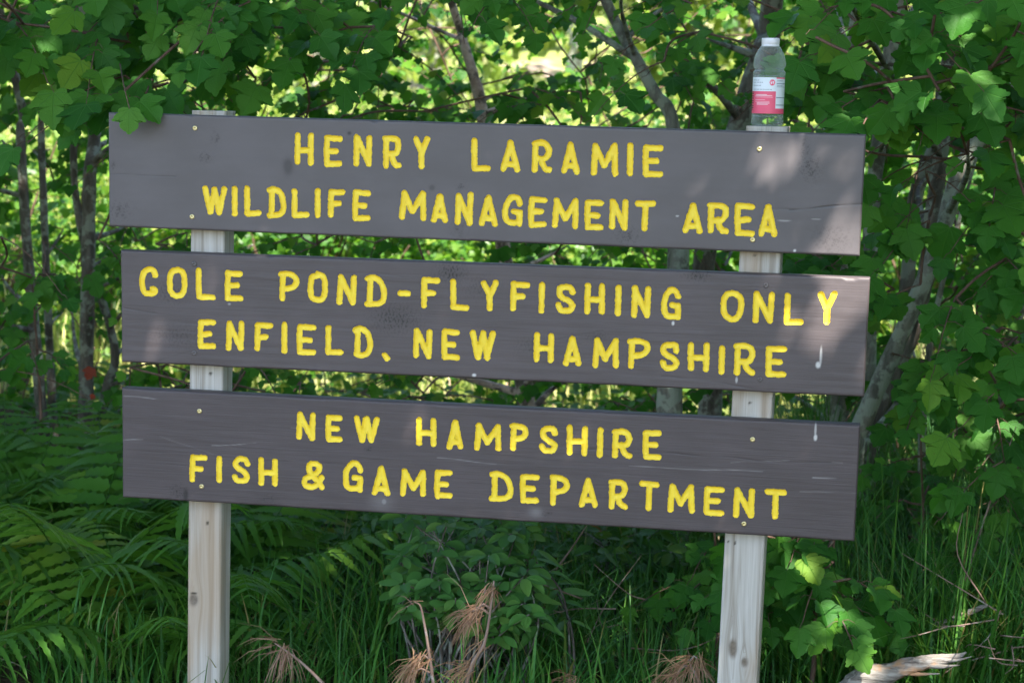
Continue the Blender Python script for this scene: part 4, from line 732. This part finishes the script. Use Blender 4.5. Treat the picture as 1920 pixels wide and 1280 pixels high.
def frond_mesh(root, base, az, length, lift, sag, npair=17):
    d = np.array([math.cos(az), math.sin(az), 0]); t = np.linspace(0, 1, 26); P = base + d * (length * (t * .95))[:, None] + np.array([0, 0, 1]) * (length * (lift * t - sag * t ** 2.2))[:, None]
    st = MB(); st.tube(P, np.linspace(.0035, .0008, 26), 4, cap=False); pos, tip, nr, sz, ti = [], [], [], [], []; T = norm(np.gradient(P, axis=0)); base_t = rng.uniform(0, .9)
    for k in range(npair):
        f = .16 + .84 * k / (npair - 1); p = np.array([np.interp(f, t, P[:, a]) for a in range(3)]); tt = T[min(int(f * 25), 25)]; side = norm(np.cross(tt, [0, 0, 1])); up_ = np.cross(side, tt)
        L_ = length * .27 * math.sin(math.pi * min(1, .12 + f * .93)) ** .8 * (1.12 - .3 * f)
        for sg in (-1, 1):
            pos.append(p); tip.append(norm(side * sg + tt * .38 + up_ * .05 + np.array([0, 0, -.22]) + rng.normal(0, .07, 3))); nr.append(up_ + rng.normal(0, .15, 3)); sz.append(max(L_, .012) * rng.uniform(.88, 1.08)); ti.append(np.clip(base_t + rng.normal(0, .12), 0, 1))
    leaves(st, LEAF_PINNA, pos, tip, nr, sz, ti); return st
half = [(0, 0)]
for k in range(1, 15): f = k / 15; w = .112 * (1 - f) ** .6 * (.7 + .3 * min(1, f * 6)); half.append((w * (1.12 if k % 2 else .72), f))
half.append((0, 1)); LEAF_PINNA = fan_leaf(half, lambda x, y: .15 * abs(x) - .22 * y * y)
# pinna is not star-shaped from one point: replace fan by a strip
n_ = len(half); rp = np.array(half); V2 = np.vstack([rp, rp[1:-1] * [-1, 1], np.column_stack([np.zeros(n_ - 2), rp[1:-1, 1]])]); kk = n_ - 2
F = []; T2 = []
for k in range(n_ - 1):
    a, b = k, k + 1; la = a if a in (0, n_ - 1) else n_ + a - 1; lb = b if b in (0, n_ - 1) else n_ + b - 1; ca = a if a in (0, n_ - 1) else n_ + kk + a - 1; cb = b if b in (0, n_ - 1) else n_ + kk + b - 1
    for (p, q, u_, v_) in ((a, b, cb, ca), (ca, cb, lb, la)):
        f = []
        for z in (p, q, u_, v_):
            if z not in f: f.append(z)
        if len(f) > 2: F += f; T2.append(len(f))
LEAF_PINNA = (np.column_stack([V2, [.15 * abs(x) - .25 * y * y for x, y in V2]]), np.array(F), np.array(T2), V2)
FERNS = [('tall fern at the far left edge under the left trunks', 20, 1150, 1.3, 8, .72), ('broad fern left of the left post with arching fronds', 150, 1170, 1.0, 9, .78), ('fern with yellow-green fronds touching the left post low down', 270, 1240, .55, 8, .6), ('fern behind the left post, its fronds reaching right', 420, 1220, .9, 8, .66),
         ('dark fern deep behind the left post', 330, 1060, 1.9, 8, .72), ('small fern at the bottom left corner', 40, 1270, .6, 7, .5), ('fern standing tallest against the left trunks', 190, 1000, 2.0, 8, .7), ('fern in the dark under the bottom board', 560, 1120, 1.6, 7, .55)]
for lab, px, py, Y, nf, ln in FERNS:
    q = at(px, py, Y); z = float(gz(q[0], Y)); root = empty('fern', (q[0], Y, z)); tag(root, lab, 'fern', 'ferns at the foot of the sign'); parts = []
    hz_ = max(q[2] - z, .15)
    for k in range(nf):
        az = 1.2 + k * 6.283 / nf + rng.normal(0, .25); st = frond_mesh(root, np.array([q[0], Y, z]), az, ln * rng.uniform(.9, 1.3), rng.uniform(.85, 1.15), rng.uniform(.45, .75)); parts.append(st.build('frond', M['fern'], smooth=False))
    put(root, parts)
# round-leaved shrub below the bottom board
def shrub(label, cx, cy, Y, wpx, hpx, nst, leaf, size, mat, whorl=6, name='shrub', nodes=3):
    q = at(cx, cy, Y); z = float(gz(q[0], Y)); root = empty(name, (q[0], Y, z)); tag(root, label, 'shrub'); st = MB(); P, T, N, S, Ct = [], [], [], [], []; k = PXM(Y)
    for _ in range(nst):
        e = at(cx + rng.uniform(-1, 1) * wpx, cy + rng.uniform(-1, 1) * hpx, Y + rng.uniform(-.25, .3)); b = np.array([q[0] + rng.normal(0, .08), Y + rng.normal(0, .06), z - .03]); C_ = catmull([b, (b + e) / 2 + [rng.normal(0, .05), rng.normal(0, .05), .06], e], 5); st.tube(C_, np.linspace(.005, .0018, len(C_)), 5)
        for nd in range(nodes):
            p = C_[-1 - 2 * nd] if nd else e; w_ = whorl if nd == 0 else max(3, whorl // 2)
            for j in range(w_):
                a = j * 6.283 / w_ + rng.normal(0, .3); t_ = np.array([math.cos(a), math.sin(a) - .25, rng.uniform(-.45, .3)]); P.append(p + norm(t_) * .008); T.append(t_); N.append(np.array([0, -.45, .9]) + .35 * t_ * [1, 1, 0] + rng.normal(0, .2, 3)); S.append(size * rng.uniform(.65, 1.15)); Ct.append(rng.uniform(0, 1))
    mb = MB(); leaves(mb, leaf, P, T, N, S, Ct); put(root, [st.build('stems', M['bark']), mb.build('foliage', M[mat], smooth=False)]); return root
shrub('round-leaved green shrub growing under the middle of the bottom board', 875, 1060, .5, 120, 95, 100, LEAF_OVAL, .058, 'shrub')
shrub('narrow-leaved drooping sprig right of the round-leaved shrub', 990, 1110, .6, 50, 90, 9, LEAF_LANCE, .088, 'shrub', 4)
shrub('dim broad-leaved shrub in the shade under the right half of the bottom board', 1140, 1060, 1.7, 130, 80, 34, LEAF_OVAL, .07, 'under')
shrub('shady leafy shrub between the left post and the round-leaved shrub', 640, 1060, 1.8, 150, 70, 34, LEAF_OVAL, .065, 'under')
def sapling(label, cx, cy, Y, wpx, hpx, nst, size):
    q = at(cx, cy, Y); z = float(gz(q[0], Y)); P = [np.array([q[0], Y, z - .05]), np.array([q[0] + .03, Y, (z + q[2]) / 2]), q + [0, 0, hpx / PXM(Y)]]
    t_ = Tree('maple_sapling', label, P, [.009, .007, .003], M['twig'], M['maple_near'], LEAF_MAPLE, None, 'sapling', 6)
    for _ in range(nst):
        b = at(cx + rng.uniform(-1, 1) * wpx * .8, cy + rng.uniform(-1, 1) * hpx * .85, Y + rng.uniform(-.2, .25)); a = rng.uniform(-2.9, -.2); t_.spray(b, (math.cos(a), math.sin(a) * .5, .0), rng.uniform(.1, .2), int(rng.integers(5, 8)), size, face=(.05, -.6, .8), facevar=.28)
    t_.build()
sapling('leafy maple sapling growing just right of the right post', 1515, 1065, .55, 120, 85, 24, .075)
sapling('small maple sprig peeking out left of the right post', 1335, 1040, .8, 45, 70, 5, .065)
sapling('maple sapling with small leaves around the thin pale stem at right', 1720, 920, 1.4, 60, 110, 8, .06)
sapling('low maple sapling at the far left in front of the trunks', 60, 600, 1.9, 70, 110, 6, .075)
# dead pine branches
def pine(label, pts, Y, tufts_, w=.006):
    P = catmull(path(pts, Y), 6); root = empty('dead_pine_branch', tuple(P[0])); tag(root, label, 'dead branch', 'dead pine branches in front of the shrub'); st = MB(); st.tube(P, np.linspace(w, w * .35, len(P)), 6); ne = MB()
    for (tx, ty, n, sx_, sy_) in tufts_:
        b = at(tx, ty, Y); k = int(np.argmin(np.linalg.norm(P - b, axis=1)))
        if np.linalg.norm(P[k] - b) > .01: st.tube([P[k], (P[k] + b) / 2 + [0, 0, .012], b], [w * .6, w * .5, w * .35], 5)
        for j in range(int(n * .62)):
            d = norm(np.array([sx_, rng.normal(-.1, .35), -sy_]) + rng.normal(0, .40, 3)); L_ = rng.uniform(.06, .135); o_ = b + rng.normal(0, .009, 3); m_ = o_ + d * L_ * .5; e = m_ + norm(d + np.array([0, 0, -.55])) * L_ * .5
            s_ = norm(np.cross(d, [.2, -1, .1])) * .0009; V = np.array([o_ - s_, o_ + s_, m_ - s_, m_ + s_, e]); A = np.zeros((5, 3)); A[:, 2] = rng.uniform(0, 1); ne.add(V, [0, 1, 3, 2, 2, 3, 4], [4, 3], A)
    put(root, [st.build('stem', M['deadstem']), ne.build('needles', M['needle'], smooth=False)])
pine('upright dead pine branch with rust-brown needle tufts in the middle of the foreground', [(870, 1300), (885, 1245), (908, 1205), (920, 1140), (926, 1088)], .03, [(922, 1100, 40, -.35, 1), (893, 1140, 75, -.7, .75), (885, 1145, 45, -.2, 1), (880, 1250, 60, -.8, .6), (905, 1200, 16, -.2, 1)], .0065)
pine('dead pine twig with drooping tufts left of the upright one', [(815, 1300), (805, 1225), (795, 1165), (788, 1135), (777, 1128)], .02, [(785, 1235, 60, -.7, .8), (803, 1225, 30, -.5, .7), (780, 1130, 6, -1, .2), (770, 1260, 40, -.3, 1)], .005)
pine('dead pine twig lying near the foot of the left post', [(610, 1285), (575, 1250), (545, 1225), (515, 1205)], .1, [(530, 1215, 45, -.3, .9), (515, 1205, 20, -.9, .2), (540, 1222, 25, .2, 1)], .005)
pine('brown needle clump at the foot of the right post', [(1330, 1310), (1305, 1265), (1290, 1235)], .2, [(1290, 1240, 70, -.6, .7), (1310, 1235, 60, .3, .8), (1270, 1262, 50, -.6, .6)], .005)
pine('low dead needle tuft at the bottom edge between the posts', [(1085, 1310), (1075, 1275)], .3, [(1075, 1272, 40, -.6, .5)], .004)
# broken log lower right
def log(label, pts, Y, radii, name, cat, mat):
    P = catmull(path(pts, Y), 8); R = np.interp(np.linspace(0, 1, len(P)), np.linspace(0, 1, len(radii)), radii); mb = MB(); mb.tube(P, R, 14); V = mb.V[0]
    nn = vnoise(V[:, 0] * .6, V[:, 2], 5, 60) + .7 * vnoise(V[:, 0], V[:, 1] * 2, 9, 160); cen = np.repeat(P, 14, axis=0); k_ = np.tile(np.arange(14), len(P)); rd = np.sin(k_ * 2.9 + 1) * .14 + np.sin(k_ * 1.3) * .10; V += norm(V - cen) * ((nn * .16 + rd) * np.repeat(R, 14))[:, None]; mb.V[0] = V
    if name == 'broken_log':
        for q0, q1, r_ in ((.55, (1800, 1246), .012), (.4, (1762, 1262), .010), (.7, (1822, 1230), .007)):
            a = P[int(q0 * (len(P) - 1))]; e = at(*q1, Y - .02); mb.tube(catmull([a, (a + e) / 2 + [0, -.004, -.004], e], 5), np.linspace(r_, .0012, 11), 6)
    root = empty(name, tuple(P[0])); tag(root, label, cat); put(root, [mb.build('wood', mat)]); return root
def logmat():
    m = NT('weathered_log_wood'); o = m.obj(); gN = m.noise(m.mapping(o, (10, 60, 70)), 1.6, 5, .6, .5); b = m.noise(o, 14, 4)
    col = m.ramp(gN, [(.3, (.08, .065, .055)), (.5, (.24, .21, .18)), (.7, (.38, .355, .32))]); col = m.mix(m.math('MULTIPLY', m.step(b, .5, .62), .8), col, (.42, .22, .10))
    m.l(col, m.b.inputs['Base Color']); m.b.inputs['Roughness'].default_value = .85; m.bump(gN, .7, .006); return m.m
M['log'] = logmat()
log('splintered weathered log lying in the bottom right corner', [(1570, 1330), (1610, 1278), (1680, 1256), (1740, 1240), (1790, 1232), (1812, 1222)], .25, [.028, .027, .022, .017, .010, .002], 'broken_log', 'log', M['log'])
log('short grey stick pointing up in the grass above the log', [(1745, 1172), (1790, 1158), (1830, 1142), (1852, 1134)], .7, [.004, .007, .008, .004], 'dead_stick', 'stick', M['log'])
def sticks(label, px, py, Y, n, spread, name='brush_pile'):
    q = at(px, py, Y); root = empty(name, tuple(q)); tag(root, label, 'dead twigs'); parts = []
    for _ in range(n):
        a = at(px + rng.normal(0, spread), py + rng.normal(0, spread * .6), Y + rng.normal(0, .08)); d = norm(np.array([rng.normal(0, 1), rng.normal(0, .4), rng.normal(.1, .5)])); L_ = rng.uniform(.1, .32); mb = MB(); mb.tube(catmull([a, a + d * L_ * .5 + rng.normal(0, .02, 3), a + d * L_], 4), np.linspace(.0026, .0008, 9), 5); parts.append(mb.build('twig', M['deadstem']))
    put(root, parts)
sticks('tangle of dead grey twigs in the grass at the right edge', 1870, 1200, .5, 15, 50)
sticks('thin dead twigs among the grass below the bottom board', 1120, 1190, .8, 10, 90)
sticks('few dead stalks at the bottom left under the ferns', 130, 1240, .6, 12, 60)
for lab, pts, Y in (('tall dry grass stalk slanting up at the right edge', [(1790, 1150), (1850, 960), (1905, 800)], 1.0), ('bare yellowish stalk standing under the bottom board left of the shrub', [(738, 1230), (748, 1120), (757, 1040)], .9), ('bare forked twig leaning up to the bottom board', [(1040, 1070), (1070, 1030), (1100, 985)], .9)):
    P = catmull(path(pts, Y), 6); root = empty('dry_stalk', tuple(P[0])); tag(root, lab, 'stalk'); mb = MB(); mb.tube(P, np.linspace(.004, .0015, len(P)), 5); put(root, [mb.build('stem', M['deadstem'])])
